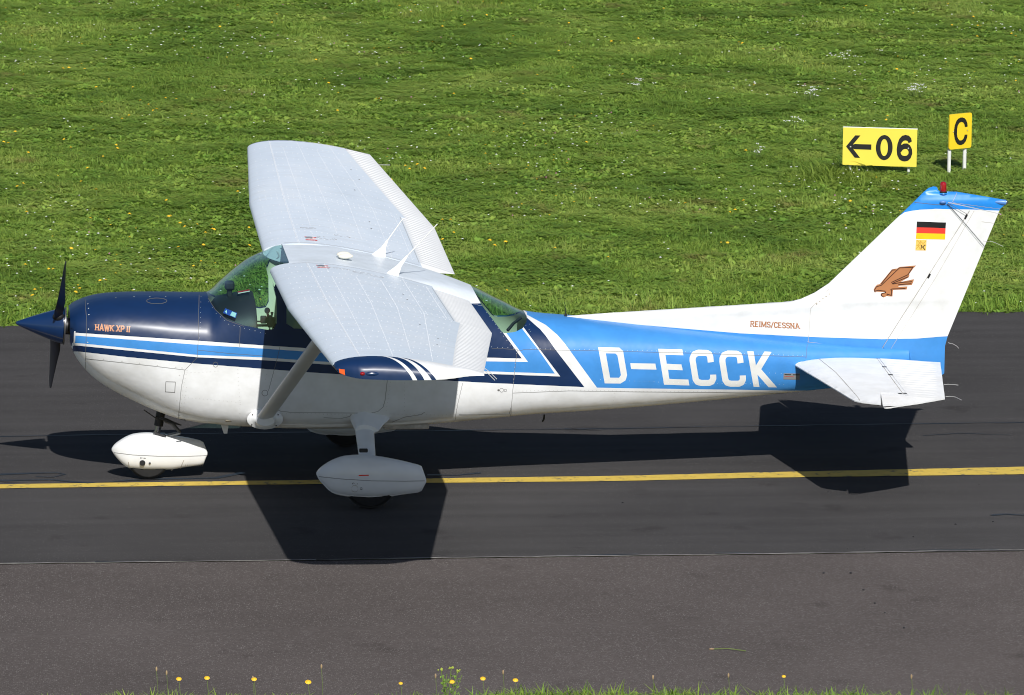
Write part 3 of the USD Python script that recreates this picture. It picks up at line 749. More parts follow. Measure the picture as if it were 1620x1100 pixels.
def plate(name, out, regions, gu, gv, T, mid, swap, mat, parent, px=True, groove=None):
    """A two-sided surface of thickness T over a region, closed along its outline. swap(u, v, h) gives xyz."""
    P = Polygon(out)
    L = [(g.intersection(P), c) for g, c in regions]
    sides = [sheet(L, gu, gv, lambda u, v, s=s: swap(u, v, s * T(u, v)), side=1) for s in (-1, 1)]
    d = dens(np.array(P.exterior.coords)[:-1], 0.03); t = T(d[:, 0], d[:, 1])
    a, b = swap(d[:, 0], d[:, 1], -t), swap(d[:, 0], d[:, 1], t); m = len(d)
    v = np.vstack([a, b]); f = np.array([[i, (i + 1) % m, m + (i + 1) % m] for i in range(m)] + [[i, m + (i + 1) % m, m + i] for i in range(m)])
    col = np.tile(regions[0][1], (len(v), 1))
    for g, c in regions[1:]:
        k = shapely.contains_xy(g.buffer(0.01), d[:, 0], d[:, 1]); col[np.r_[k, k]] = c
    e2 = np.roll(d, -1, 0) - np.roll(d, 1, 0); sg = 1.0 if P.exterior.is_ccw else -1.0; o2 = np.c_[e2[:, 1], -e2[:, 0]] * sg; o2 /= np.maximum(np.linalg.norm(o2, axis=1, keepdims=True), 1e-12)
    on_ = swap(d[:, 0] + o2[:, 0], d[:, 1] + o2[:, 1], 0 * t) - swap(d[:, 0], d[:, 1], 0 * t); nrm = np.vstack([on_, on_])
    fn_ = np.cross(v[f[:, 1]] - v[f[:, 0]], v[f[:, 2]] - v[f[:, 0]]); bad = np.einsum('ij,ij->i', fn_, nrm[f[:, 0]]) < 0; f[bad] = f[bad][:, [0, 2, 1]]
    vv, ff, nn, cc = join(*sides, (v, f, nrm, col))
    return put(name, vv, ff, mat, parent, n=nn, col=cc)


CAP = Polygon(fz([(1420, 345), (1432, 336.5), (1442, 334), (1455, 332), (1480, 330.4), (1530, 331.6), (1585, 334.5), (1640, 337), (1640, 270), (1420, 270)]))
BASE = Polygon(fz([(1000, 512), (1170, 526.5), (1279, 532.6), (1395, 537), (1450, 536.5), (1499, 533), (1560, 530), (1560, 640), (1000, 640)]))
wall = sbox(4, 0.5, 9, 3)
fin_s = lambda u, v, h: np.stack([u, h, v], -1)
gz = np.linspace(0.78, 2.46, 62); gfx = np.linspace(4.4, 8.4, 101)
FINREG = [(wall, WHITE), (CAP, (0.018, 0.25, 0.76)), (BASE, BLUE)]
FIN = plate('fin', fz(FIN_OUT), FINREG, gfx, gz, fin_t, 0, fin_s, 'paint', AC)
RUD = plate('rudder', fz(RUD_OUT), FINREG, gfx, gz, lambda x, z: fin_t(x, z) * 0.97, 0, fin_s, 'paint', AC)


def on_fin(px, py, off=0.0):
    y = -0.03
    for _ in range(4):
        p = at(px, py, y=y); y = -float(fin_t(p[0], p[2])) - off
    return p


def fin_S(px, py, off):
    px, py = np.asarray(px, float), np.asarray(py, float)
    d = FW + RT * ((px - 810) / F)[:, None] + UP * ((550 - py) / F)[:, None]; y = np.full(len(px), -.03)
    for _ in range(5): p = CAM + ((y - CAM[1]) / d[:, 1])[:, None] * d; y = -fin_t(p[:, 0], p[:, 2]) - off
    return CAM + ((y - CAM[1]) / d[:, 1])[:, None] * d


def fin_decal(name, geoms, mat, off=0.0015, parent=None, kind=None):
    g = unary_union(geoms); b = g.bounds
    s = sheet([(g, WHITE)], np.arange(b[0] - 1, b[2] + 5, 4.0), np.arange(b[1] - 1, b[3] + 5, 4.0), lambda u, v: fin_S(u, v, off), side=1)
    n = s[2] * np.where(s[2][:, 1:2] > 0, -1, 1); f = s[1]
    fn = np.cross(s[0][f[:, 1]] - s[0][f[:, 0]], s[0][f[:, 2]] - s[0][f[:, 0]])[:, 1]; f[fn > 0] = f[fn > 0][:, [0, 2, 1]]
    return put(name, s[0], f, mat, parent or FIN, n=n, kind=kind)


M['cap_blue'] = flat('cap_blue', (0.018, 0.25, 0.70), 0.35)
M['flag_black'] = flat('flag_black', (0.008, 0.008, 0.009), 0.4); M['flag_red'] = flat('flag_red', (0.80, 0.045, 0.03), 0.4); M['flag_gold'] = flat('flag_gold', (0.88, 0.55, 0.01), 0.4)
M['copper'] = flat('copper_print', (0.42, 0.175, 0.072), 0.4); M['copper_dark'] = flat('copper_dark', (0.045, 0.010, 0.006), 0.4); M['sticker'] = flat('sticker_gold', (0.84, 0.53, 0.12), 0.5)
M['sticker_line'] = flat('sticker_line', (0.55, 0.33, 0.04), 0.5)
fq = ((1449.0, 378.0), (1494.9, 379.2), (1450.7, 350.7), (1496.6, 352.3))
for i, mt in enumerate(('flag_gold', 'flag_red', 'flag_black')):
    fin_decal('flag_stripe', [Polygon(q4(fq, [(0, i / 3), (1, i / 3), (1, (i + 1) / 3), (0, (i + 1) / 3)]))], mt)
kq = ((1448.2, 396.3), (1465.0, 396.6), (1449.4, 379.6), (1465.8, 379.8))
fin_decal('sticker', [Polygon(q4(kq, [(0, 0), (1, 0), (1, 1), (0, 1)]))], 'sticker')
qs = lambda l, w: LineString(q4(kq, l)).buffer(w, cap_style=2, join_style=2)
fin_decal('sticker_lines', [qs([(.1, .95), (.38, .7), (.12, .45)], .45), qs([(.42, .5), (.42, .9), (.68, .65), (.95, .9)], .45), qs([(.05, .45), (.9, .55)], .4), qs([(.05, .15), (.28, .4), (.45, .1)], .45)], 'sticker_line', 0.0025)
fin_decal('sticker_letter', [qs([(.52, .1), (.55, .52)], .6), qs([(.92, .52), (.6, .30)], .55), qs([(.66, .36), (.90, .06)], .6)], 'sign_black', 0.0040)
hz = lambda pts: [(x / 17.19 + 1375, y / 17.19 + 412) for x, y in pts]
hawk = Polygon(hz([(125, 790), (160, 725), (215, 665), (290, 645), (620, 245), (760, 225), (830, 180), (1280, 140), (1200, 220), (1090, 370), (1095, 410), (1075, 465), (850, 590), (1222, 515), (1195, 600), (1160, 670), (800, 695), (800, 722), (1042, 710), (1020, 795), (650, 805), (635, 985), (590, 985), (480, 972), (400, 1012), (350, 990), (308, 940), (330, 895), (420, 880), (440, 862), (180, 855), (165, 888), (128, 840)]))
fin_decal('hawk_emblem', [hawk], 'copper', 0.0015)
fin_decal('hawk_outline', [LineString(hz(l)).buffer(0.62, cap_style=2, join_style=2) for l in [[(155, 860), (150, 800), (200, 720), (330, 680), (790, 240), (830, 205), (1185, 190), (1060, 390), (600, 605)], [(620, 640), (700, 600), (1060, 450)], [(330, 640), (630, 265), (720, 262)], [(640, 645), (860, 605), (1165, 580)], [(790, 665), (1150, 635)],
    [(160, 840), (250, 815), (430, 840), (450, 880), (340, 910), (330, 960), (390, 990)], [(990, 765), (620, 780), (590, 800), (612, 830), (605, 955), (490, 920), (490, 965)]]], 'copper_dark', 0.0030)
fin_decal('maker_lettering', [slab_text('REIMS/CESSNA', ((1186.4, 517.0), (1266.0, 520.6), (1187.1, 507.9), (1264.9, 511.8)), 0.17)], 'copper', 0.0015)
fin_decal('fin_seam', [strip(l, 0.6) for l in [[(1282, 489), (1279, 545), (1277, 560)], [(1282, 489), (1312, 457)], [(1277, 541), (1330, 547.5), (1388, 559)]]], 'seam_light')
fin_decal('cap_seam', [strip(l, 0.8) for l in [[(1447, 320.3), (1480, 324), (1507, 324.5)]]], 'seam')
fin_decal('hinge_gap', [strip(l, 0.7) for l in [[(1514, 305), (1507, 320)], [(1392.5, 556), (1466, 440), (1534, 334)]]], 'seam_light', 0.003)
fin_decal('rudder_seam', [strip(l, 0.5) for l in [[(1407, 556), (1480, 440), (1541, 334)], [(1508, 321), (1582, 331)], [(1553, 351), (1573, 353.5)], [(1555, 381.5), (1567, 382.5)]]], 'seam_light', parent=RUD)
fin_decal('hinge_bracket', [strip(l, 3.2) for l in [[(1530, 339.5), (1526.5, 346.5)], [(1471.5, 433.5), (1468, 440)], [(1399, 551), (1394, 561)]]], 'black', 0.004)
fin_decal('hinge_cutout', [Polygon([(1392, 560), (1396, 567), (1402, 571), (1390, 571)])], 'black', 0.004)
v_, f_ = [], []
for l in [[(1292, 481), (1302, 473), (1312, 465.5)]]:
    for p in dens(l, 6, close=False): m = ellip(on_fin(*p), (0.008, 0.003, 0.008), 1); v_.append(m)
tm('fin_screw', cat(v_), 'seam_light', FIN, kind='stuff')
# beacon on the fin tip
bx = at(1492, 304, y=0.0)
prof = [(0.030, 0.0), (0.031, 0.012), (0.024, 0.016)]
tm('beacon_base', trimesh.creation.revolve(np.array([(0, -0.006), (0.033, -0.006), (0.033, 0.003), (0.028, 0.008), (0, 0.008)]), sections=20).apply_translation(bx), 'black', FIN)
tm('beacon_mount', trimesh.creation.revolve(np.array([(0, -0.014), (0.036, -0.014), (0.033, -0.006), (0, -0.006)]), sections=20).apply_translation(bx), 'cap_blue', FIN)
tm('beacon_lens', trimesh.creation.revolve(np.array([(0, 0.006), (0.027, 0.006), (0.0285, 0.022), (0.0285, 0.062), (0.026, 0.076), (0.016, 0.086), (0, 0.090)]), sections=24).apply_translation(bx), 'red_lens', FIN, smooth=40)
# navigation aerial: pod and two swept rods, tail lamp fairing, static wicks
for s in (-1, 1):
    p0 = at(1488, 319.3, y=-0.05); p0[1] = s * 0.052; tm('aerial_pod', ellip(p0 + [0.01, 0, 0], (0.036, 0.018, 0.013), 2), 'navy' if s > 0 else 'pod', AC) if False else None
M['pod'] = flat('pod_blue', (0.10, 0.25, 0.60), 0.35)
p0 = at(1492, 319.8, y=-0.052)
pod = cat([ellip(p0, (0.028, 0.018, 0.013), 2), ellip(p0 * [1, -1, 1], (0.028, 0.018, 0.013), 2), tube([p0, p0 * [1, -1, 1]], 0.010)])
AER = tm('navigation_aerial', pod, 'pod', AC)
q0 = at(1500, 320.5, y=-0.058)
rod_end = at(1584, 339, y=-0.42)
tm('aerial_rod', tube([q0, rod_end], [0.0042, 0.0022], 6), 'wick', AER)
tm('aerial_rod', tube([q0 * [1, -1, 1], rod_end * [1, -1, 1]], [0.0042, 0.0022], 6), 'wick', AER)
tm('aerial_cable', cat([tube([at(1500, 322, y=-0.058), at(1530, 339, y=-0.05)], 0.0020, 5), tube([at(1499, 322, y=-0.058), at(1558, 391.5, y=-0.02)], 0.0015, 5)]), 'seam', AER)
lt = at(1589, 320, y=0.0)
tm('tail_lamp', cat([tube([lt + [-0.10, 0, 0.004], lt + [-0.02, 0, 0.0], lt + [0.012, 0, -0.002]], [0.006, 0.024, 0.022], 12)]), 'pod2' if False else 'pod', RUD)
tm('tail_lamp_lens', ellip(lt + [0.016, 0, -0.002], (0.016, 0.017, 0.017), 2), 'chrome', RUD)


def wick(pts, y, r=0.0019, parent=None, z=None):
    P = [at(a_, b_, y=y) for a_, b_ in pts]
    return tm('static_wick', tube(P, [r] + [r * 0.8] * (len(P) - 1), 5), 'wick', parent)


wick([(1566, 381.5), (1574, 384), (1587, 390)], 0.0, parent=RUD)
wick([(1500, 542.5), (1508, 544.5), (1514, 548), (1517, 551.5)], 0.0, parent=RUD)

# --- tailplane: regions in (x, y) at one height
ZT = 0.945


def tz(pts): return [tuple(at(px, py, z=ZT)[:2]) for px, py in pts]


STAB = [(1275, 567.0), (1258, 568.3), (1254, 572), (1254, 576), (1300, 603.5), (1345, 631), (1352, 634.8), (1362, 637), (1376, 638.7), (1393.5, 640.5), (1392, 627.5), (1430, 629.5), (1436.5, 631), (1387, 571)]
ELEV = [(1388.2, 571.1), (1487.5, 573.8), (1495, 631.5), (1455, 638.5), (1430, 642), (1410, 645), (1400, 646), (1397.5, 644.5), (1393, 629), (1428, 630.2), (1437.2, 631.3)]
stab_root = tz([(1275, 567.0), (1387, 571)])
sp = [tuple(p) for p in tz(STAB)]
STAB_L = Polygon(sp + [(sp[-1][0], 0.0), (sp[0][0] - 0.02, 0.0)]).buffer(0.001)
ELEV_L = Polygon(tz(ELEV)).buffer(0)
tail_all = STAB_L.union(ELEV_L).buffer(0.02).buffer(-0.02)
yy = np.linspace(-1.99, -0.02, 160); tl, tt = [], []
for y_ in yy:
    r_ = tail_all.intersection(LineString([(5, y_), (9, y_)])); b_ = r_.bounds if not r_.is_empty else (np.nan,) * 4
    tl.append(b_[0]); tt.append(b_[2])
ok = ~np.isnan(tl); yy, tl, tt = yy[ok], np.array(tl)[ok], np.array(tt)[ok]


def tail_t(x, y):
    y = -np.abs(y); l, t = np.interp(y, yy, tl), np.interp(y, yy, tt); ch = t - l
    return np.maximum(ch * naca_t((x - l) / np.maximum(ch, 1e-3)) * 0.085, 0.004)


def ridge(y, p=0.098, depth=0.007):
    t = (np.abs(y) / p) % 1.0
    return depth * np.where(t < 0.55, 0, np.sin((t - 0.55) / 0.45 * math.pi))


def elev_t(x, y):
    b = tail_t(x, y); inner = np.clip((x - 7.23) / 0.05, 0, 1) * np.clip((7.70 - 0.14 * (np.abs(y)) - x) / 0.02, 0, 1)
    return np.maximum(b - ridge(y) * inner, 0.003)


gty = np.linspace(-2.0, 0, 41); gtx = np.linspace(6.4, 7.9, 41)
gey = np.linspace(-2.01, 0, 166)
tail_sl = lambda u, v, h: np.stack([u, v, ZT + h], -1)
tail_sr = lambda u, v, h: np.stack([u, -v, ZT + h], -1)
STABS, ELEVS = [], []
for s_ in (tail_sl, tail_sr):
    STABS.append(plate('tailplane', np.array(STAB_L.exterior.coords)[:-1], [(sbox(5, -3, 9, 1), (0.78, 0.79, 0.80))], gtx, gty, tail_t, 0, s_, 'paint', AC))
    ELEVS.append(plate('elevator', np.array(ELEV_L.exterior.coords)[:-1], [(sbox(5, -3, 9, 1), (0.80, 0.80, 0.795))], gtx, gey, elev_t, 0, s_, 'paint', AC))


def top_bits(name, lines, w, mat, parent, T=tail_t, off=0.002):
    V, Fs, b = [], [], 0
    for l in lines:
        p = LineString(tz(l)).buffer(w / 2, cap_style=2)
        for q in polys(p):
            q = Polygon(dens(np.array(q.exterior.coords)[:-1], 0.03)); v, f = tri2d(q); V.append(np.c_[v, ZT + T(v[:, 0], v[:, 1]) + off]); Fs.append(f + b); b += len(v)
    v, f = np.vstack(V), np.vstack(Fs); fn = np.cross(v[f[:, 1]] - v[f[:, 0]], v[f[:, 2]] - v[f[:, 0]])[:, 2]; f[fn < 0] = f[fn < 0][:, [0, 2, 1]]
    return put(name, v, f, mat, parent)


top_bits('tailplane_seam', [[(1285, 569), (1322, 597), (1360, 636)], [(1384, 571), (1429, 629)]], 0.004, 'seam_light', STABS[0])
top_bits('elevator_hinge', [[(1395.5, 588), (1402.5, 588)], [(1405, 599.7), (1412.5, 599.7)], [(1421, 628.7), (1427, 628.5)], [(1429, 628), (1434.5, 628)]], 0.030, 'black', STABS[0], off=0.004)
for (pts, yv) in (([(1493.5, 608.5), (1500, 608), (1516, 609.5)], -1.05), ([(1496, 627.5), (1502, 627), (1512, 628.5), (1521, 633)], -1.62)):
    e = [at(a_, b_, z=ZT) for a_, b_ in pts]; tm('static_wick', tube(e, 0.0020, 5), 'wick', ELEVS[0]); tm('static_wick', tube(np.array(e) * [1, -1, 1], 0.0020, 5), 'wick', ELEVS[1])
# root fairing at the nose of the tailplane
tm('tailplane_root_cap', cat([ellip((6.56, s * 0.165, 0.945), (0.085, 0.05, 0.035), 2) for s in (-1, 1)]), 'ivory', STABS[0])

# --- wings
AFU = np.array([(0, 0), (.0125, .0215), (.025, .0299), (.05, .0413), (.075, .0496), (.10, .0563), (.15, .0661), (.20, .0726), (.30, .0788), (.40, .0780), (.50, .0724), (.60, .0636), (.70, .0518), (.80, .0375), (.90, .0208), (.95, .0114), (1, .0013)])
AFL = np.array([(0, 0), (.0125, -.0165), (.025, -.0227), (.05, -.0301), (.075, -.0346), (.10, -.0375), (.15, -.0410), (.20, -.0423), (.30, -.0412), (.40, -.0380), (.50, -.0334), (.60, -.0276), (.70, -.0214), (.80, -.0150), (.90, -.0082), (.95, -.0048), (1, -.0013)])
afu = PchipInterpolator(np.sqrt(AFU[:, 0]), AFU[:, 1]); afl = PchipInterpolator(np.sqrt(AFL[:, 0]), AFL[:, 1])
YS = np.array([0.40, 2.545, 5.346])
LEX, LEZ = np.array([2.066, 2.076, 2.225]), np.array([1.826, 1.892, 1.962])
TEX, TEZ = np.array([3.700, 3.698, 3.355]), np.array([1.588, 1.677, 1.895])


def wing(fr, y, up=True, off=0.0):
    """Left-wing surface point: chord fraction, span position, upper or lower skin."""
    fr, y = np.broadcast_arrays(np.asarray(fr, float), np.asarray(y, float))
    lx, lz, tx, tz_ = (np.interp(y, YS, q) for q in (LEX, LEZ, TEX, TEZ))
    c = np.hypot(tx - lx, tz_ - lz); h = np.where(up, afu(np.sqrt(np.clip(fr, 0, 1))), afl(np.sqrt(np.clip(fr, 0, 1)))) * c + np.where(up, off, -off)
    nx, nz = -(tz_ - lz) / c, (tx - lx) / c
    return np.stack([lx + fr * (tx - lx) + nx * h, -y, lz + fr * (tz_ - lz) + nz * h], -1)


HF = lambda y: np.where(y <= 2.545, 0.815, np.interp(y, [2.545, 5.346], [0.838, 0.790]))
fr_le = np.array([0, .002, .006, .0125, .025, .04, .06, .085, .12, .17, .23, .30, .38, .46, .54, .62, .70, .76, 1.0])


def wing_skin(side):
    yst = np.concatenate([np.linspace(0.46, 2.545, 12), np.linspace(2.5451, 5.346, 16)])
    rings = []
    for y in yst:
        h = float(HF(np.array(y if y != 2.545 else 2.545)))
        fu = np.append(fr_le[:-1] / 0.76 * (h - 0.005), h) if True else None
        fl = fu
        U = wing(fu, y, True); Lw = wing(fl[1:], y, False)
        rings.append(np.vstack([Lw[::-1], U]) * [1, side, 1])
    m = loft(rings, closed=True)
    if side < 0: m.invert()
    return m


def control(side, y0, y1, f0, parent, name, pitch=0.086, depth=0.0048):
    n = int((y1 - y0) / pitch); ys_ = []
    for k in range(n):
        b_ = y0 + (y1 - y0) * k / n; s_ = (y1 - y0) / n; ys_ += [(b_, 0), (b_ + .55 * s_, 0), (b_ + .70 * s_, 1), (b_ + .85 * s_, 1)]
    ys_.append((y1, 0)); rings = []
    for y, g in ys_:
        h = float(f0(y)); fu = np.array([h - .014, h - .002, h + .03, h + .30 * (1 - h), h + .55 * (1 - h), h + .80 * (1 - h), h + .95 * (1 - h), 1.0])
        U = wing(fu, y, True, -0.0025); gd = np.array([0, 0, 1, 1, 1, 1, 1, 0]) * depth * g * np.array([1, 1, 1, 1, .8, .6, .4, 0])
        U[:, 2] -= gd
        Lw = wing(fu[::-1][1:], y, False, -0.002); Lw[:, 2] += gd[::-1][1:] * 0.5
        rings.append(np.vstack([U, Lw]) * [1, side, 1])
    m = loft(rings, closed=True)
    if side > 0: m.invert()
    return tm(name, m, 'control', parent, smooth=False)


WINGS = {}
for side in (1, -1):
    sk = wing_skin(side)
    if side == 1: sk.invert()
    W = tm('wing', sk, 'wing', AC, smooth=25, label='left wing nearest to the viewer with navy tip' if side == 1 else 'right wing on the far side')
    WINGS[side] = W
    control(side, 0.64, 2.544, lambda y: HF(np.array(2.5)), AC, 'flap'); control(side, 2.546, 5.345, HF, AC, 'aileron')
    # rivet rows, spanwise lines, seams: slightly proud of the upper skin
    V, Fs = [], []

    def rv(fr, y, r=0.0052):
        p = wing(fr, y, True, 0.0008) * [1, side, 1]; b = len(V); V.append(p + [0, 0, r * .5])
        for t in range(5): V.append(p + [r * math.cos(t * 1.2566), r * math.sin(t * 1.2566), 0])
        for k in range(5): Fs.append([b, b + 1 + k, b + 1 + (k + 1) % 5] if True else None)
    rw = random.Random(5 + side)
    rows = list(np.arange(0.72, 2.50, 0.285)) + [2.50, 2.60] + list(np.arange(2.88, 5.30, 0.305))
    for y in rows:
        c = float(np.interp(y, YS, TEX - LEX)); h = float(HF(np.array(y)))
        for fr in np.arange(0.05, h - 0.02, 0.048 / c):
            if rw.random() < 0.95: rv(fr, y + rw.uniform(-.002, .002))
    for fr, ya, yb in ((.178, .5, 5.3), (.265, 1.25, 5.0), (.26, .52, 1.0), (.395, 1.1, 5.3), (.525, 1.0, 5.0), (.658, .5, 5.3)):
        for y in np.arange(ya, yb, 0.034): rv(fr, y, 0.0036)
    for y in np.arange(.66, 2.5, 0.03): rv(0.775, y, 0.0036)
    put('wing_rivets', np.array(V), np.array(Fs), 'rivet', W, kind='stuff')
    sm = []

    def wstrip(pts, w=0.004, off=0.0012):
        pts = np.array(pts, float); k = np.linspace(0, len(pts) - 1, 60); fr, y = np.interp(k, np.arange(len(pts)), pts[:, 0]), np.interp(k, np.arange(len(pts)), pts[:, 1])
        P = wing(fr, y, True, off) * [1, side, 1]; tg = np.gradient(P, axis=0); s_ = np.cross(tg, [0, 0, 1.0]); s_ /= np.linalg.norm(s_, axis=1, keepdims=True)
        v = np.vstack([P + s_ * w / 2, P - s_ * w / 2]); n = len(P); return v, np.array([[i, n + i + 1, n + i] for i in range(n - 1)] + [[i, i + 1, n + i + 1] for i in range(n - 1)])
    joined('lap_seam', [wstrip([(.172, .5), (.172, 5.33)], 0.0035)] + [wstrip([(.01, 2.545), (.165, 2.545)], .004)], 'rivet', W)
    joined('root_seam', [wstrip([(.10, .505), (.80, .505)], .005)], 'seam_light', W)
    joined('flap_shroud_edge', [wstrip([(.808, .62), (.808, 2.54)], .005)], 'strut_grey', W)
    # oval and slot access plates with grubby edges
    acc = []
    for fr, y, rx, ry in ((.33, .78, .085, .045), (.42, .98, .07, .03), (.25, 1.15, .07, .03)) if side < 0 else ((.47, .78, .13, .05), (.33, .70, .09, .03)):
        t = np.linspace(0, 2 * math.pi, 40); P = np.array([wing(fr + rx / 1.63 * math.cos(a_), y + ry * math.sin(a_), True, .0014) * [1, side, 1] for a_ in t]); Q = np.array([wing(fr + (rx - .007) / 1.63 * math.cos(a_), y + (ry - .007) * math.sin(a_), True, .0014) * [1, side, 1] for a_ in t])
        keep = [i for i in range(39) if rw.random() < 0.7]
        acc.append((np.vstack([P, Q]), np.array([[i, i + 1, 40 + i + 1] for i in keep] + [[i, 40 + i + 1, 40 + i] for i in keep])))
    joined('access_plate_edge', acc, 'seam_light', W, kind='stuff')
    # fuel cap and its red placard
    cap_c = wing(.235, .70, True, .004) * [1, side, 1]
    tm('fuel_cap', trimesh.creation.cylinder(0.030, 0.012, sections=20).apply_translation(cap_c), 'bare', W)
    M.setdefault('placard_red', flat('placard_red', (0.70, 0.08, 0.07), 0.5)); M.setdefault('placard_pink', flat('placard_pink', (0.80, 0.62, 0.64), 0.5))

    def wpatch(f0_, f1_, y0_, y1_, off): return np.array([wing(a_, b_, True, off) * [1, side, 1] for a_, b_ in ((f0_, y0_), (f1_, y0_), (f1_, y1_), (f0_, y1_))]), np.array([[0, 1, 2], [0, 2, 3]])
    joined('fuel_placard', [wpatch(.215, .275, .615, .645, .0016), wpatch(.215, .275, .74, .765, .0016)], 'placard_red', W, kind='stuff')
    joined('fuel_placard_field', [wpatch(.222, .268, .65, .735, .0012)], 'placard_pink', W)
    # small black drain spots
    joined('tie_spots', [wpatch(a_, a_ + .008, b_, b_ + .02, .0014) for a_, b_ in ((.60, 1.6), (.605, 1.9), (.62, 3.3), (.71, 3.9), (.70, 4.3))], 'grime', W, kind='stuff')


# --- wing tips: drooped caps running out to a low outer edge
def tip(side):
    fr = np.concatenate([fr_le[:-1] / 0.76 * 0.78, [0.80, 0.85, 0.9, 0.95, 1.0]]); y0 = 5.346
    U0, L0 = wing(fr, y0, True), wing(fr, y0, False)
    eye = (U0 + L0) / 2
    bulge = 0.175 * np.clip(1.25 * np.sin(np.clip(fr * 1.05 + 0.06, 0, 1) * math.pi) ** 0.55, 0.25, 1.0)
    edge = L0 + np.stack([0.02 * (1 - fr) + 0 * fr, -bulge, -0.012 - 0.0 * fr], -1)
    edge[:, 1] = -y0 - bulge
    rows = []
    ss = np.linspace(0, 1, 13)
    for s in ss:
        k = math.sin(s * math.pi / 2)
        rows.append(np.stack([U0[:, 0] + (edge[:, 0] - U0[:, 0]) * s, -y0 - bulge * k, edge[:, 2] + (U0[:, 2] - edge[:, 2]) * (1 - s ** 2.2) ** 0.9], -1))
    return fr, ss, np.array(rows), L0, edge


for side in (1, -1):
    fr, ss, R, L0, edge = tip(side)
    ri = [[PchipInterpolator(fr, R[i, :, k]) for k in range(3)] for i in range(len(ss))]

    def tipS(f_, s_):
        f_ = np.clip(f_, 0, 1); i = np.clip((np.asarray(s_) * (len(ss) - 1)).astype(int), 0, len(ss) - 2); t = s_ * (len(ss) - 1) - i
        vals = np.array([[c(f_) for c in r] for r in ri])  # rows, 3, n
        n_ = np.arange(len(f_)); A = vals[i, :, n_]; B = vals[i + 1, :, n_]
        return A + (B - A) * t[:, None]
    bd = [(.331, .522), (.366, .549), (.435, .594), (.455, .640), (.483, .672)]
    bd = [(.325, .510), (.355, .540), (.425, .588), (.452, .636), (.480, .668)]
    curve = lambda a_, b_: [(a_ + (b_ - a_) * (t ** 0.8), t) for t in np.linspace(0, 1, 8)]
    reg = lambda i: Polygon([(-.01, -.01), (bd[i][0], -.01)] + curve(*bd[i]) + [(bd[i][1], 1.01), (-.01, 1.01)])
    unit = sbox(0, 0, 1, 1)
    RG = [(unit, WHITE)] + [(reg(i).intersection(unit), c) for i, c in ((4, NAVY), (3, WHITE), (2, NAVY), (1, WHITE), (0, NAVY))]
    gu = np.concatenate([np.linspace(0, .1, 9), np.linspace(.12, 1, 36)])
    sh_ = sheet(RG, gu, np.linspace(0, 1, 13), tipS)
    v = sh_[0] * [1, side, 1]
    low = loft([L0 * [1, side, 1], edge * [1, side, 1]], closed=False, cap0=False, cap1=False)
    if side > 0: up_ = (v, sh_[1], sh_[2], sh_[3])
    else: up_ = (v, sh_[1][:, [0, 2, 1]], sh_[2] * [1, -1, 1], sh_[3])
    ln = np.tile([0, 0, -1.0], (len(low.vertices), 1))
    vv, ff, nn, cc = join(up_, (np.array(low.vertices), np.array(low.faces), ln, np.tile(WHITE, (len(low.vertices), 1))))
    TP = put('wing_tip', vv, ff, 'paint', AC, n=nn, col=cc)
    # position lamp in its notch and the strip of orange tape
    if side == 1:
        lamp = at(573.5, 591.5, y=-5.515)
        tm('position_lamp', cat([ellip(lamp, (0.019, 0.014, 0.015), 2)]), 'red_lens', TP, smooth=True)
        tm('lamp_fairing', cat([ellip(lamp + [0.07, 0.012, -0.004], (0.068, 0.022, 0.022), 2)]), 'navy', TP, smooth=True)
        tp_ = min(((f_, s_) for f_ in np.linspace(.02, .3, 57) for s_ in np.linspace(.1, .98, 45)), key=lambda q: (lambda e: (e[0] - 541.3) ** 2 + (e[1] - 588) ** 2)(pix(tipS(np.array([q[0]]), np.array([q[1]]))[0])))
        qq = np.array([tipS(np.array([tp_[0] + a_ * .019]), np.array([min(tp_[1] + b_ * .10, 1)]))[0] + [0, -.003, .003] for a_, b_ in ((-1, -1), (1, -1), (1, 1), (-1, 1))])
        tape_mesh = loft([qq, qq + [0, .004, -.004]])
        tm('tape_patch', tape_mesh, 'orange', TP)
    else:
        tm('position_lamp', ellip((2.50, 5.53, 1.90), (0.018, 0.014, 0.014), 2), 'chrome', TP)
for pts, y, side in (([(767, 583), (775, 589), (786, 600)], -5.2, 1), ([(767, 587), (774, 593), (783, 602)], -5.3, 1), ([(594, 261), (617, 261.3)], 5.05, -1)):
    tm('static_wick', tube([at(a_, b_, y=y) for a_, b_ in pts], 0.0026, 5), 'wick', WINGS[side])

# --- roof fittings
RF = 'roof'
sdf = []
for y0 in (-0.03, 0.03): pass
DOME = at(544, 405.5, z=1.895)
tm('roof_dome', cat([ellip(DOME + [0, 0.03, 0.01], (0.058, 0.038, 0.024), 3), ellip(DOME + [0.012, -0.035, 0.006], (0.062, 0.036, 0.022), 3)]), 'ivory', AC)
for (b0, b1, tipx, y) in (((590.5, 397), (608, 402), (637, 346.5), 0.42), ((608.5, 430), (627, 435), (692, 354.5), -0.40)):
    z0 = 1.80
    pa, pb, pt = at(*b0, y=y), at(*b1, y=y), at(*tipx, y=y)
    mid = np.array(pa) * .48 + np.array(pb) * .52; kn = mid + (pt - mid) * 0.36
    th = 0.013
    ring0 = np.array([pa + [-.012, 0, -.03], mid + [0, -th * 1.3, -.03], pb + [.012, 0, -.03], mid + [0, th * 1.3, -.03]])
    d_ = (pb - pa); ring1 = np.array([kn - d_ * .075, kn + [0, -th * .5, 0], kn + d_ * .075, kn + [0, th * .5, 0]])
    bl = loft([ring0, (ring0 * .50 + ring1 * .50 - (ring0 * .5 + ring1 * .5).mean(0)) * .60 + (ring0 * .5 + ring1 * .5).mean(0), ring1], closed=True)
    A_ = tm('radio_aerial', bl, 'antenna', AC, smooth=50)
    tm('aerial_whip', tube([kn - (pt - mid) * .05, pt], [0.0055, 0.0036], 6), 'antenna', A_)

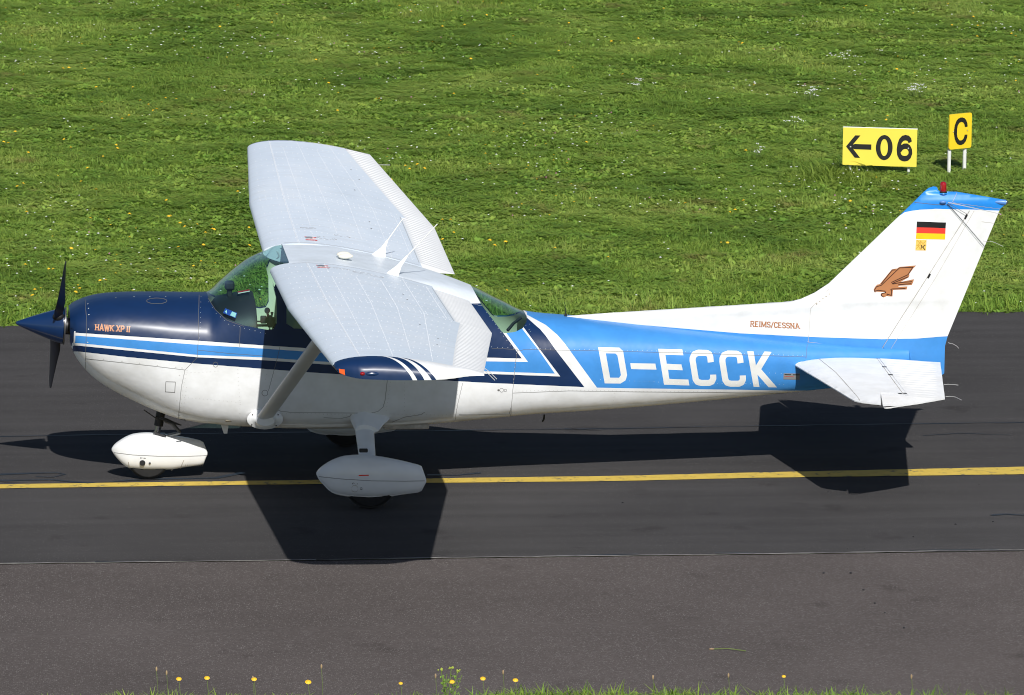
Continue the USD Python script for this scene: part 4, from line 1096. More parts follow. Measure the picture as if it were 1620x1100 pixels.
# --- wing struts
for s in (1, -1):
    p0, p1 = np.array([2.02, -0.555, 0.615]), np.array([2.46, -2.52, 1.80])
    ring_ = []
    for t in np.linspace(0, 1, 6):
        c = p0 + (p1 - p0) * t; th = np.linspace(0, 2 * math.pi, 20, endpoint=False); ax = (p1 - p0) / np.linalg.norm(p1 - p0); nrm = np.cross([1, 0, 0], ax); nrm /= np.linalg.norm(nrm)
        ring_.append(np.array([c + np.array([1, 0, 0]) * (0.068 * math.cos(a_)) + nrm * 0.026 * math.sin(a_) * (1 + .35 * -math.cos(a_)) for a_ in th]) * [1, s, 1])
    ST = tm('wing_strut', loft(ring_), 'strut_grey', AC, smooth=60)
    cf = loft([np.array([np.array([2.025, -0.530, 0.600]) + [r_ * 0.150 * math.cos(a_), -d_, r_ * 0.085 * math.sin(a_)] for a_ in np.linspace(0, 2 * math.pi, 24, endpoint=False)]) * [1, s, 1] for r_, d_ in ((1.0, -.02), (1.0, .006), (.82, .020), (.60, .040), (.50, .075))], cap0=False)
    tm('strut_cuff', cf, 'gear_white', ST, smooth=40)
    tm('cuff_screw', cat([ellip(np.array([2.025 + .13 * math.cos(a_), -.552, .60 + .072 * math.sin(a_)]) * [1, s, 1], (.006, .004, .006), 1) for a_ in (.6, 2.5, 3.7, 5.5)]), 'seam', ST, kind='stuff')


# --- undercarriage
def fairing(name, pts_top, pts_bot, yc, w, parent, seam_px, label=None, fx=None):
    """Streamlined wheel fairing from its side outline (x, z) and half width along x."""
    xt, zt_ = np.array(pts_top).T; xb, zb_ = np.array(pts_bot).T
    xs_ = np.concatenate([np.linspace(xt[0], xt[0] + .06, 6)[:-1], np.linspace(xt[0] + .06, xt[-1], 26)])
    ft, fb, wf = PchipInterpolator(xt, zt_), PchipInterpolator(xb, zb_), PchipInterpolator(*np.array(w).T)
    rings = []
    for x in xs_:
        k = (x - xt[0]) / (xt[-1] - xt[0]); a_ = np.linspace(0, 2 * math.pi, 40, endpoint=False); zt1, zb1, hw = ft(x), fb(x), wf(k); zc = zb1 + (zt1 - zb1) * .47
        s, c = np.sin(a_), np.cos(a_); n_ = 2.7; r_ = (np.abs(s) ** n_ + np.abs(c) ** n_) ** (-1 / n_)
        rings.append(np.stack([np.full(40, x), yc + hw * r_ * s, np.where(c > 0, zc + (zt1 - zc) * r_ * c, zc + (zc - zb1) * r_ * c)], -1))
    m = loft(rings); m.fix_normals()
    return tm(name, m, 'gear_white', parent, smooth=40), (ft, fb, wf, xt)


def side_pts(pxs, y): return [tuple(at(a_, b_, y=y)[[0, 2]]) for a_, b_ in pxs]


mt_ = [(501, 748), (504, 744.5), (515.5, 735.5), (531, 727.5), (546.5, 723), (566.5, 721.5), (588, 722.5), (627, 728.5), (655, 735), (667, 738.5), (674, 757)]
mb_ = [(501, 753), (504, 758.5), (511, 767), (525, 780), (542, 785), (566.5, 787.3), (599, 787.5), (616, 786.5), (634.5, 783.5), (655, 781), (665, 779.5), (674, 764)]
YW = 1.27


def tyre(name, c, R, w, parent):
    prof = [(R * .50, -w * .38), (R * .62, -w * .48), (R * .85, -w * .5), (R * .96, -w * .36), (R, -w * .15), (R, w * .15), (R * .96, w * .36), (R * .85, w * .5), (R * .62, w * .48), (R * .50, w * .38), (R * .50, -w * .38)]
    m = trimesh.creation.revolve(np.array(prof), sections=40); m.apply_transform(trimesh.transformations.rotation_matrix(math.pi / 2, [1, 0, 0])); m.apply_translation(c)
    t = tm(name, m, 'rubber', parent, smooth=35)
    h = trimesh.creation.cylinder(R * .49, w * .6, sections=24); h.apply_transform(trimesh.transformations.rotation_matrix(math.pi / 2, [1, 0, 0])); h.apply_translation(c)
    tm('rim', h, 'bare', t, smooth=30)
    return t


for s in (1, -1):
    yc = -YW * s
    top = side_pts(mt_, -1.30); bot = side_pts(mb_, -1.30)
    x_end = top[-1][0]; top[0] = (top[0][0], top[0][1] - .004); bot[0] = (top[0][0], bot[0][1] + .004); bot[-1] = (x_end, bot[-1][1])
    FA, fx_ = fairing('wheel_fairing', top, bot, yc, [(0, .012), (.02, .035), (.08, .072), (.2, .108), (.38, .122), (.6, .112), (.8, .085), (.95, .058), (1, .05)], AC, None)
    ft, fb, wf, xt = fx_

    def fsurf(x, z, off=.0015):
        k = (x - xt[0]) / (top[-1][0] - xt[0]); hw = float(wf(np.clip(k, 0, 1))); a1, b1 = float(ft(x)), float(fb(x)); zc = b1 + (a1 - b1) * .47
        zn = abs(z - zc) / ((a1 - zc) if z > zc else (zc - b1)); return np.array([x, -YW - hw * max(0, 1 - min(zn, 1) ** 2.7) ** (1 / 2.7) - off, z]) * [1, s, 1]

    def fstrip(pxs, w=.004):
        P = []
        for a_, b_ in dens(pxs, 3, close=False):
            y = -1.38
            for _ in range(3): q = at(a_, b_, y=y); y = fsurf(np.clip(q[0], top[0][0] + .004, x_end - .004), q[2])[1] * s
            P.append(fsurf(np.clip(q[0], top[0][0] + .004, x_end - .004), q[2]))
        P = np.array(P); v = np.vstack([P + [0, 0, w / 2], P - [0, 0, w / 2]]); n_ = len(P); f_ = np.array([[i, n_ + i, n_ + i + 1] for i in range(n_ - 1)] + [[i, n_ + i + 1, i + 1] for i in range(n_ - 1)]); return v, f_ if s > 0 else f_[:, [0, 2, 1]]
    joined('fairing_seam', [fstrip([(502, 754), (540, 758), (588, 761), (640, 761.5), (672, 761)])], 'seam', FA)
    if s == 1:
        joined('red_mark', [fstrip([(567.5, 752.5), (583.5, 752.2)], .009)], 'flag_red', FA)
        tq = lambda pts, r: [fstrip([(x + r * math.cos(a_), y + r * math.sin(a_)) for a_ in np.linspace(p, p + .8, 4)], .004) for x, y in pts for p in np.arange(0, 6.2, .785)]
        joined('valve_ring', tq([(561.2, 773.3)], 5.2), 'seam_light', FA, kind='stuff')
        joined('valve_mark', tq([(571.5, 773.5)], 1.6), 'black', FA, kind='stuff')
        joined('pressure_note', [fstrip(l, .005) for l in ([(557, 764.3), (557.8, 766.5)], [(557, 765), (559.5, 764.2)], [(561, 764.5), (562, 766.6)], [(563.6, 764.6), (563.6, 766.6)], [(564.6, 766), (566, 765.6)])], 'black', FA, kind='stuff')
    tyre('wheel', (2.835, yc, 0.212), 0.212, 0.150, AC)
    # sprung steel leg with its fairing, step and upper cuff
    p0, p1 = np.array([2.845, -0.46, 0.575]), np.array([2.838, -1.19, 0.250]); rings = []
    for t, ch in ((0, .082), (.25, .078), (.6, .070), (1, .060)):
        c = p0 + (p1 - p0) * t; nrm = np.cross([1, 0, 0], p1 - p0); nrm /= np.linalg.norm(nrm)
        rings.append(np.array([c + np.array([ch, 0, 0]) * math.cos(a_) + nrm * .026 * math.sin(a_) for a_ in np.linspace(0, 2 * math.pi, 20, endpoint=False)]) * [1, s, 1])
    m = loft(rings); m.fix_normals(); LG = tm('main_gear_leg', m, 'gear_white', AC, smooth=60)
    c0 = np.array([2.865, -0.45, 0.600]); rings = []
    for r_, d_, dz, dx in ((1.0, -.04, .02, 0), (1.0, .02, .0, 0), (.92, .06, -.02, -.005), (.72, .12, -.052, -.016), (.58, .18, -.082, -.022)):
        rings.append(np.array([c0 + [dx + r_ * (.135 * math.cos(a_) * (1.55 if math.cos(a_) > 0 else 1.0)), -d_, dz + r_ * .082 * math.sin(a_) * (1 - .55 * max(0, math.cos(a_)))] for a_ in np.linspace(0, 2 * math.pi, 28, endpoint=False)]) * [1, s, 1])
    m = loft(rings, cap0=False); tm('gear_cuff', m, 'gear_white', LG, smooth=50)
    if s == 1:
        b_ = at(574.5, 712, y=-1.03); tm('foot_step', rbox(b_ + [-.035, -.055, -.012], b_ + [.035, -.02, .018], .006), 'black', LG)
    tm('brake_line', tube([np.array([2.87, -.60, .49]) * [1, s, 1], np.array([2.885, -.95, .33]) * [1, s, 1], np.array([2.86, -1.17, .22]) * [1, s, 1]], .006, 6), 'steel', LG)

# nose gear
nt_ = [(177.5, 713), (181, 708), (190, 701), (203.6, 693.5), (215, 690), (236, 688.5), (252, 690), (291, 695.5), (310, 699), (321.5, 702.5), (328.5, 717)]
nb_ = [(177.5, 717), (181, 722.5), (189, 732), (200, 741.5), (206, 744), (235, 746), (269, 746), (290, 743), (310, 740.5), (323, 738), (328.5, 723)]
top, bot = side_pts(nt_, -.10), side_pts(nb_, -.10); bot[0] = (top[0][0], bot[0][1]); bot[-1] = (top[-1][0], bot[-1][1]); x_end = top[-1][0]
FA, fx_ = fairing('wheel_fairing', top, bot, 0.0, [(0, .012), (.02, .032), (.08, .068), (.2, .100), (.4, .108), (.6, .098), (.8, .075), (.95, .05), (1, .045)], AC, None)
ft, fb, wf, xt = fx_


def nsurf(px, py, off=.0015):
    y = -.1
    for _ in range(4):
        q = at(px, py, y=y); k = np.clip((q[0] - xt[0]) / (x_end - xt[0]), 0, 1); hw = float(wf(k)); x = np.clip(q[0], xt[0] + .003, x_end - .003); a1, b1 = float(ft(x)), float(fb(x)); zc = b1 + (a1 - b1) * .47
        zn = abs(q[2] - zc) / ((a1 - zc) if q[2] > zc else (zc - b1)); y = -hw * max(0, 1 - min(zn, 1) ** 2.7) ** (1 / 2.7) - off
    return np.array([q[0], y, q[2]])


def nstrip(pxs, w=.004):
    P = np.array([nsurf(*p) for p in dens(pxs, 2.5, close=False)]); tg = np.gradient(P, axis=0); s_ = np.cross(tg, [0, -1.0, 0]); s_ /= np.linalg.norm(s_, axis=1, keepdims=True) + 1e-9
    v = np.vstack([P + s_ * w / 2, P - s_ * w / 2]); n_ = len(P); return v, np.array([[i, n_ + i, n_ + i + 1] for i in range(n_ - 1)] + [[i, n_ + i + 1, i + 1] for i in range(n_ - 1)])


joined('fairing_seam', [nstrip([(178, 716), (210, 720), (250, 722), (300, 722), (328, 721)])], 'seam', FA)
joined('scuff_marks', [nstrip(l, .006) for l in ([(203, 731), (204.5, 739), (207, 743)], [(291, 728), (287, 737), (285, 742)], [(271, 745), (277, 741)])] + [nstrip([(x, 733 + (x % 3)), (x + .4, 738)], .003) for x in range(293, 322, 3)], 'seam_light', FA, kind='stuff')
vp = nsurf(225.3, 732.5); tm('valve_hole', trimesh.creation.cylinder(.024, .012, sections=24).apply_transform(trimesh.transformations.rotation_matrix(math.pi / 2, [1, 0, 0])).apply_translation(vp), 'black', FA)
vp = nsurf(237, 733); tm('fairing_screw', trimesh.creation.cylinder(.009, .010, sections=14).apply_transform(trimesh.transformations.rotation_matrix(math.pi / 2, [1, 0, 0])).apply_translation(vp), 'steel', FA)
joined('pressure_note', [nstrip(l, .005) for l in ([(222.5, 723.8), (222.5, 725.8)], [(224.5, 723.8), (224.5, 725.8)], [(227, 725), (230.5, 725.2)])], 'black', FA, kind='stuff')
tyre('wheel', (1.085, 0, .178), .178, .125, AC)
g0, g1 = at(247.5, 692, y=0.0), at(254, 655, y=0.0)
NG = tm('nose_gear_strut', tube([g0, g0 + (g1 - g0) * .55], .026, 16), 'chrome', AC, smooth=50)
tm('strut_sleeve', cat([tube([g0 + (g1 - g0) * .50, g0 + (g1 - g0) * 1.25], .038, 16), tube([at(246, 661, y=-.02), at(262, 664.5, y=-.02)], .017, 8)]), 'black', NG)
tm('strut_foot', cat([rbox(at(251, 690, y=-.0) - [.05, .05, .015], at(251, 690, y=0) + [.06, .05, .02], .01), tube([at(243, 684, y=-.05), at(262, 692.5, y=-.05)], .010, 6)]), 'steel', NG)
lk = [at(262, 665, y=-.0), at(272, 669.5, y=0), at(285, 684, y=0)]
tm('torque_link', cat([tube([p + [0, s * .022, 0] for p in lk], [.018, .016, .010], 8) for s in (-1, 1)]), 'steel', NG)
lk = [at(257, 692, y=0), at(270, 688.5, y=0), at(285, 685, y=0)]
tm('torque_link', cat([tube([p + [0, s * .020, 0] for p in lk], [.013, .012, .009], 8) for s in (-1, 1)]), 'bare', NG)
tm('steering_rod', cat([tube([at(252, 660, y=-.06), at(268, 667, y=-.08), at(287, 673, y=-.10)], [.012, .014, .005], 6)]), 'black', NG)
tm('steering_rod', cat([tube([at(252, 660, y=.06), at(268, 667, y=.08), at(287, 673, y=.10)], [.012, .014, .005], 6)]), 'black', NG)
tm('exhaust_stay', tube([at(228, 649, y=-.12), at(246, 661.5, y=-.06)], .005, 6), 'black', COWLP)
tm('drain_stub', tube([at(286, 664, y=-.35), at(293, 664.5, y=-.33), at(293, 666.5, y=-.33)], .005, 6), 'black', FUS)

# belly: small blade aerial, tail ring, exhaust of the far fairing
bl = [at(349.5, 672, y=-.25), at(361.5, 673, y=-.25), at(359.5, 686, y=-.25), at(354, 686, y=-.25)]
m = loft([np.array([p + [0, d_, 0] for p in bl]) for d_ in (-.006, .006)]); m.fix_normals(); tm('belly_aerial', m, 'antenna', FUS, smooth=False)
tm('tie_down_hook', tube([at(861, 656, y=-.05), at(860.5, 663, y=-.05), at(858, 667.5, y=-.05)], [.007, .009, .007], 6), 'black', FUS)
tm('whip_aerial', cat([tube([at(895, 500, y=0), at(893.5, 479, y=0)], [.004, .0018], 5), tube([at(895, 501, y=0), at(895, 496.5, y=0)], [.014, .010], 8)]), 'black', FUS)
tm('belly_fairing', loft([np.array([[x_, .25 + r_ * .13 * math.cos(a_), .45 - .02 + r_ * .05 * math.sin(a_)] for a_ in np.linspace(0, 2 * math.pi, 16, endpoint=False)]) for x_, r_ in ((2.42, .15), (2.48, .7), (2.6, 1.0), (3.0, 1.0), (3.15, .3))]), 'gear_white', FUS, smooth=60)
tm('boarding_step', rbox((3.02, -.38, .470), (3.40, -.33, .51), .008), 'seam_light', FUS)

# --- propeller and spinner
AXB = at(106, 516, y=0); AXT = at(25, 511, y=0); AX = (AXB - AXT) / np.linalg.norm(AXB - AXT)
HUB = AXT + AX * .345
zsp = float(at(25, 511, y=0)[2])
sp_prof = np.array([(0.0001, 0.0), (.012, .004), (.036, .06), (.064, .13), (.094, .21), (.120, .285), (.140, .345), (.150, .385), (.150, .392)])
ctr = np.array([at(25, 511, y=0)[0], 0, zsp])
m = trimesh.creation.revolve(np.vstack([sp_prof, [(0.0001, .392)]]), sections=48)
TLT = np.eye(4); TLT[:3, 2] = AX; TLT[:3, 0] = [0, 1, 0]; TLT[:3, 1] = np.cross(AX, [0, 1, 0]); m.apply_transform(TLT); m.apply_translation(ctr)
PR = tm('propeller_spinner', m, 'navy', AC, smooth=35)
tm('spinner_back_plate', trimesh.creation.cylinder(.156, .012, sections=48).apply_transform(TLT).apply_translation(ctr + AX * .403), 'steel', PR)
tm('propeller_shaft', trimesh.creation.cylinder(.07, .10, sections=24).apply_transform(TLT).apply_translation(ctr + AX * .43), 'black', PR)
PH = math.radians(-47)
VZ = np.cross(AX, [0, 1, 0]); VZ *= np.sign(VZ[2])      # blade turned towards the viewer at the top
for s in (1, -1):
    rd = (np.array([0, 1, 0]) * math.sin(PH) + VZ * math.cos(PH)) * s; tg = (np.array([0, 1, 0]) * math.cos(PH) - VZ * math.sin(PH)) * s; rings = []
    for k in np.linspace(0, 1, 22):
        r_ = .09 + (.955 - .09) * k; pitch = math.atan2(1.35, 2 * math.pi * max(r_, .16)); ch = np.interp(k, [0, .08, .25, .6, .9, .97, 1], [.050, .085, .150, .140, .105, .08, .03]); th_ = np.interp(k, [0, .08, .3, 1], [.05, .04, .020, .007])
        cd = tg * math.cos(pitch) + AX * math.sin(pitch); nd = np.cross(rd, cd)
        rings.append(np.array([HUB + rd * r_ + cd * ch / 2 * math.cos(a_) + nd * th_ / 2 * math.sin(a_) for a_ in np.linspace(0, 2 * math.pi, 16, endpoint=False)]))
    m = loft(rings); m.fix_normals(); tm('propeller_blade', m, 'blade', PR, smooth=50)
    tm('blade_root', ellip(HUB + rd * .135, (.05, .04, .04), 2), 'black', PR)

# --- cabin
m = loft([np.stack([np.full(24, x_), .485 * np.cos(np.linspace(0, math.pi, 24)), zb_ + (zt_ - zb_) * np.clip(np.sin(np.linspace(0, math.pi, 24)), 0, 1) ** .35], -1) for x_, zb_, zt_ in ((1.60, 1.05, 1.44), (1.66, 1.02, 1.525), (1.90, 1.0, 1.575), (1.955, 1.0, 1.565), (1.965, 1.0, 1.53))], closed=True); m.fix_normals()
DS = tm('instrument_panel', m, 'dash', AC, smooth=30)
tm('panel_compass', cat([rbox((1.72, -.06, 1.60), (1.80, .05, 1.665), .012), rbox((1.74, -.03, 1.54), (1.78, .03, 1.61), .005)]), 'dash', DS)
for i in range(5): tm('gauge', trimesh.creation.cylinder(.04, .01, sections=18).apply_transform(trimesh.transformations.rotation_matrix(math.pi / 2, [0, 1, 0])).apply_translation([1.97, -.36 + i * .09, 1.30]), 'black', DS)
ck = at(385.5, 461.5, y=-.10)
M['card_white'] = flat('card_white', (.78, .78, .76), .6); M['card_red'] = flat('card_red', (.55, .02, .03), .6); M['vignette_blue'] = flat('vignette_blue', (.02, .07, .42), .5); M['vignette_pale'] = flat('vignette_pale', (.55, .72, .80), .5)
R_ = trimesh.transformations.rotation_matrix(-.18, [0, 1, 0])
tm('check_card', rbox((-.050, -.03, -.005), (.050, .03, .005), .002).apply_transform(R_).apply_translation(ck), 'card_white', DS)
tm('check_card_edge', rbox((-.050, -.034, .006), (.050, .010, .009), .002).apply_transform(R_).apply_translation(ck), 'card_red', DS)
vq = ((352.5, 495.0), (372.5, 503.5), (356, 487.5), (375, 495.2))
for nm, q_, mt in (('toll_sticker', [(0, 0), (1, 0), (1, 1), (0, 1)], 'vignette_blue'), ('toll_sticker_print', [(.55, .1), (.95, .1), (.95, .9), (.6, .9)], 'vignette_pale'), ('toll_sticker_print', [(.08, .35), (.3, .15), (.18, .85)], 'vignette_pale')):
    fus_decals(nm, [Polygon(q4(vq, q_))], mt, -.004 if nm[-1] == 'r' else -.0025, parent=AC + '/windshield', step=1.0)
cmr = at(422.5, 505, y=-.44)
CP = tm('window_camera', cat([rbox(cmr + [-.055, -.03, -.035], cmr + [.0, .03, .025], .008), rbox(cmr + [.0, -.025, -.07], cmr + [.045, .03, .03], .012), ellip(at(422.8, 491.5, y=-.44), (.024, .024, .026), 2), tube([cmr + [.01, 0, .02], at(422.8, 494, y=-.44)], .010, 8)]), 'black', AC)
tm('camera_arm', tube([at(394, 507.5, y=-.40), at(420, 509.5, y=-.42)], [.005, .007], 6), 'black', CP)
tm('cabin_floor', rbox((1.7, -.44, .56), (3.4, .44, .60), .01), 'seat', AC)
for s in (-1, 1):
    for x_, w_ in ((2.55, .22), (3.25, .17)):
        S_ = tm('seat', rbox((x_ - .24, s * .25 - w_, .70), (x_ + .26, s * .25 + w_, .86), .05), 'seat', AC)
        b_ = rbox((-.06, -w_, 0), (.06, w_, .56), .05).apply_transform(trimesh.transformations.rotation_matrix(.2, [0, 1, 0])).apply_translation([x_ + .22, s * .25, .80]); tm('seat_back', b_, 'seat', S_)
        if x_ < 3: tm('head_rest', ellip((x_ + .36, s * .27, 1.46), (.05, .13, .10), 2), 'seat', S_)
        tm('seat_frame', rbox((x_ - .2, s * .25 - .14, .60), (x_ + .2, s * .25 + .14, .70), .02), 'steel', S_)
    yk = tm('control_yoke', cat([tube([(1.96, s * .27, 1.24), (2.14, s * .27, 1.24)], .012, 8), tube([(2.14, s * .27 - .13, 1.33), (2.14, s * .27 - .11, 1.25), (2.14, s * .27, 1.22), (2.14, s * .27 + .11, 1.25), (2.14, s * .27 + .13, 1.33)], .014, 8)]), 'black', AC)
vt = at(436, 403.5, y=.47)
tm('air_vent', cat([trimesh.creation.torus(.030, .007, 20, 8).apply_transform(trimesh.transformations.rotation_matrix(math.pi / 2, [1, 0, 0])).apply_transform(trimesh.transformations.rotation_matrix(-.5, [0, 0, 1])).apply_translation(vt), tube([vt + [.02, .05, 0], vt], .026, 16)]), 'pale_vent' if False else 'strut_grey', AC)
tm('shelf_strap', tube([at(803, 523, y=-.30), at(812, 512, y=-.25), at(824, 503, y=-.2)], .014, 6), 'black', AC)

# ================================================================== SIGNS
def lettering(text, h, bold=True):
    m = meshkit.text_mesh(text, h, 0.003, bold); return m


def sign_board(name, label, quad, D0, colour, post_px, glyphs, round_r, group=None):
    """A thin board facing along its own normal, from its four corners in the photograph at the distance of its feet."""
    foot = at(*post_px[0], z=0.0)
    BL, BR, TL, TR = quad
    yb = foot[1]
    return foot


def board(origin, ux, w, h, z0, r, t=0.018):
    """Rounded board in the plane of ux and z; returns mesh and a placing function for things on its face."""
    nrm = np.cross(ux, [0, 0, 1.0]); nrm /= np.linalg.norm(nrm)
    p = sbox(r, r, w - r, h - r).buffer(r, quad_segs=5)
    m = trimesh.creation.extrude_polygon(p, t, engine='earcut')
    T = np.eye(4); T[:3, 0] = ux; T[:3, 1] = [0, 0, 1]; T[:3, 2] = nrm; T[:3, 3] = np.array(origin) + [0, 0, z0]
    m.apply_transform(T)
    def place(mesh, x, z, off=t): 
        q = mesh.copy(); q.apply_translation([x, z, off + .0005]); q.apply_transform(T); return q
    return m, place, T, nrm


# direction sign "06"
foot = at(1438, 272.5, z=0.0); y0 = foot[1]
tl, bl_, br = at(1335.5, 201.5, y=y0 - .02), at(1333, 259.8, y=y0 + .02), at(1450, 264.9, y=y0 - .17)
ux = br - bl_; ux[2] = 0; w_ = float(np.linalg.norm(ux)); ux /= w_; h_ = float(tl[2] - bl_[2])
S1 = thing('taxiway_sign', (foot[0] - .3, y0, 0), 'lemon yellow runway direction sign reading arrow 06 in black', 'sign')
m, place, T, nrm = board([bl_[0], bl_[1], 0], ux, w_, h_, float(br[2] + bl_[2]) / 2, .008)
tm('board', m, 'sign_yellow', S1, smooth=30)
tm('board_rim', cat([place(rbox((-.004, h_ - .004, -.022), (w_ + .004, h_ + .006, .003), .002), 0, 0, 0)]), 'post', S1)
k = h_ / .62
zero = affinity.scale(Point(0, 0).buffer(1, quad_segs=24), .50, .50).difference(affinity.scale(Point(0, 0).buffer(1, quad_segs=24), .225, .345))
six = LineString([(.83, .74), (.79, .84), (.70, .90), (.54, .925), (.38, .89), (.25, .79), (.17, .62), (.14, .44), (.17, .26), (.26, .14), (.38, .09), (.52, .075), (.68, .10), (.80, .18), (.86, .30), (.84, .43), (.76, .53), (.63, .585), (.48, .58), (.33, .52), (.21, .40)]).buffer(.106, cap_style=2, join_style=1)
for g, x0_ in ((affinity.translate(zero, .5, .5), .448), (six, .722)):
    g = affinity.scale(g, w_ * .225, h_ * .665, origin=(0, 0))
    tm('numeral', place(trimesh.creation.extrude_polygon(g, .004, engine='earcut'), w_ * x0_, h_ * .165), 'sign_black', S1, smooth=False)
arrow = unary_union([Polygon([(.055, .50), (.16, .50 + .067), (.385, .50 + .07), (.385, .50 - .07), (.16, .50 - .067)]), Polygon([(.045, .50), (.165, .80), (.235, .80), (.115, .50)]), Polygon([(.045, .50), (.165, .205), (.235, .205), (.115, .50)])])
ar = trimesh.creation.extrude_polygon(affinity.scale(arrow, w_, h_, origin=(0, 0)), .004, engine='earcut')
tm('arrow', place(ar, 0, 0), 'sign_black', S1, smooth=False)
for px_ in (.105, .885): tm('board_bolt', place(ellip((0, 0, .005), (.010, .010, .006), 2), w_ * px_, h_ * .49), 'bare', S1)
for x_ in (.10, .89):
    c = np.array([bl_[0], bl_[1], 0]) + ux * w_ * x_ - nrm * .035; tm('sign_post', trimesh.creation.cylinder(.017, .40, sections=14).apply_translation(c + [0, 0, .16]), 'post', S1)
# location sign "C"
f1, f2 = at(1501.2, 270.5, z=0.0), at(1525.5, 268.0, z=0.0)
ux2 = f2 - f1; ux2[2] = 0; dp = float(np.linalg.norm(ux2)); ux2 /= dp
S2 = thing('taxiway_sign', tuple((f1 + f2) / 2), 'small amber square sign with letter C on two white posts', 'sign')
nrm2 = np.cross(ux2, [0, 0, 1.0])
pl, pr = at(1499.8, 236.0, y=f1[1] - .05), at(1535, 231.5, y=f2[1] - .03)
# board corners: slide along the post direction until the picture columns agree
lo = min(np.linspace(-.4, .2, 400), key=lambda t: abs(pix(f1 + ux2 * t + [0, 0, .2])[0] - 1500.5)); hi_ = min(np.linspace(0, .8, 400), key=lambda t: abs(pix(f1 + ux2 * t + [0, 0, .2])[0] - 1535.3))
w2 = hi_ - lo; O2 = f1 + ux2 * (lo - .022) + nrm2 * .02
z0_ = min(np.linspace(0, .6, 600), key=lambda z: abs(pix(O2 + [0, 0, z])[1] - 236.8)); z1_ = min(np.linspace(.2, .9, 600), key=lambda z: abs(pix(O2 + [0, 0, z])[1] - 181.3)); h2 = z1_ - z0_
m, place2, T2, _n = board([O2[0], O2[1], 0], ux2, w2, h2, z0_, .022)
tm('board', m, 'sign_amber', S2, smooth=30)
tx = meshkit.text_mesh('C', .2, .004, True); b0, b1 = tx.bounds; tx.apply_translation([-b0[0], -b0[1], 0]); tx.apply_scale([w2 * .60 / (b1[0] - b0[0]), h2 * .78 / (b1[1] - b0[1]), 1])
tm('letter', place2(tx, w2 * .20, h2 * .11), 'sign_black', S2, smooth=False)
for px_ in (.16, .80): tm('board_bolt', place2(ellip((0, 0, .004), (.007, .007, .005), 2), w2 * px_, h2 * .50), 'bare', S2)
for c in (f1, f2): tm('sign_post', trimesh.creation.cylinder(.021, z0_ + .07, sections=16).apply_translation(np.array(c) + [0, 0, (z0_ + .07) / 2 - .05]), 'post', S2)

# ================================================================== GRASS
rg = np.random.RandomState(21)


def blade(base, az, length, width, bend, lean=0.25, segs=3):
    """A grass blade: narrow strip that arches over; returns v, f."""
    d = np.array([math.cos(az), math.sin(az), 0]); s = np.array([-d[1], d[0], 0]); v = []; p = np.array(base, float); ang = lean
    for i in range(segs + 1):
        k = i / segs; w = width * (1 - k ** 1.6) / 2 + .0004
        v += [p + s * w, p - s * w]; st_ = length / segs; p = p + (d * math.sin(ang) + np.array([0, 0, 1]) * math.cos(ang)) * st_; ang += bend / segs
    f = []
    for i in range(segs): a_ = 2 * i; f += [[a_, a_ + 1, a_ + 3], [a_, a_ + 3, a_ + 2]]
    return np.array(v), np.array(f)


def bundle(items):
    V, Fs, b = [], [], 0
    for v, f in items: V.append(v); Fs.append(f + b); b += len(v)
    return np.vstack(V), np.vstack(Fs)


def tuft(n, R, l0, l1, w, r):
    return bundle([blade((R * math.sqrt(r.rand()) * math.cos(t := r.rand() * 6.283), R * math.sqrt(r.rand()) * math.sin(t), -.01), r.rand() * 6.283, r.uniform(l0, l1), w * r.uniform(.7, 1.3), r.uniform(.5, 1.9), r.uniform(.1, 1.25), 2) for _ in range(n)])


def leafy(n, l0, l1, w, r, up=0.9):
    """A low rosette of broad leaves."""
    out = []
    for i in range(n):
        az = r.rand() * 6.283; L = r.uniform(l0, l1); d = np.array([math.cos(az), math.sin(az), 0]); s = np.array([-d[1], d[0], 0]); an = r.uniform(.5, 1.2) * up; v = []; p = np.array([r.uniform(-.02, .02), r.uniform(-.02, .02), .005])
        for k, ww in ((0, .12), (.3, .7), (.6, 1.0), (.85, .6), (1, .05)):
            q = p + (d * math.sin(an) + np.array([0, 0, math.cos(an)])) * L * k - np.array([0, 0, .35 * L * k * k]); v += [q + s * w * ww / 2, q - s * w * ww / 2]
        out.append((np.array(v), np.array([x for j in range(4) for x in ([2 * j, 2 * j + 1, 2 * j + 3], [2 * j, 2 * j + 3, 2 * j + 2])])))
    return bundle(out)


def clover(n, r):
    out = []
    for i in range(n):
        c = np.array([r.uniform(-.07, .07), r.uniform(-.07, .07), r.uniform(.02, .055)]); tl_ = r.uniform(-.3, .3, 2)
        for k in range(3):
            a_ = k * 2.094 + r.rand() * .4; v = [c]
            for t in np.linspace(-.9, .9, 5): v.append(c + .014 * np.array([math.cos(a_ + t), math.sin(a_ + t), 0]) * (1.2 - .3 * abs(t)) + [0, 0, .014 * (tl_[0] * math.cos(a_) + tl_[1] * math.sin(a_))])
            out.append((np.array(v), np.array([[0, j, j + 1] for j in range(1, 5)])))
    return bundle(out)


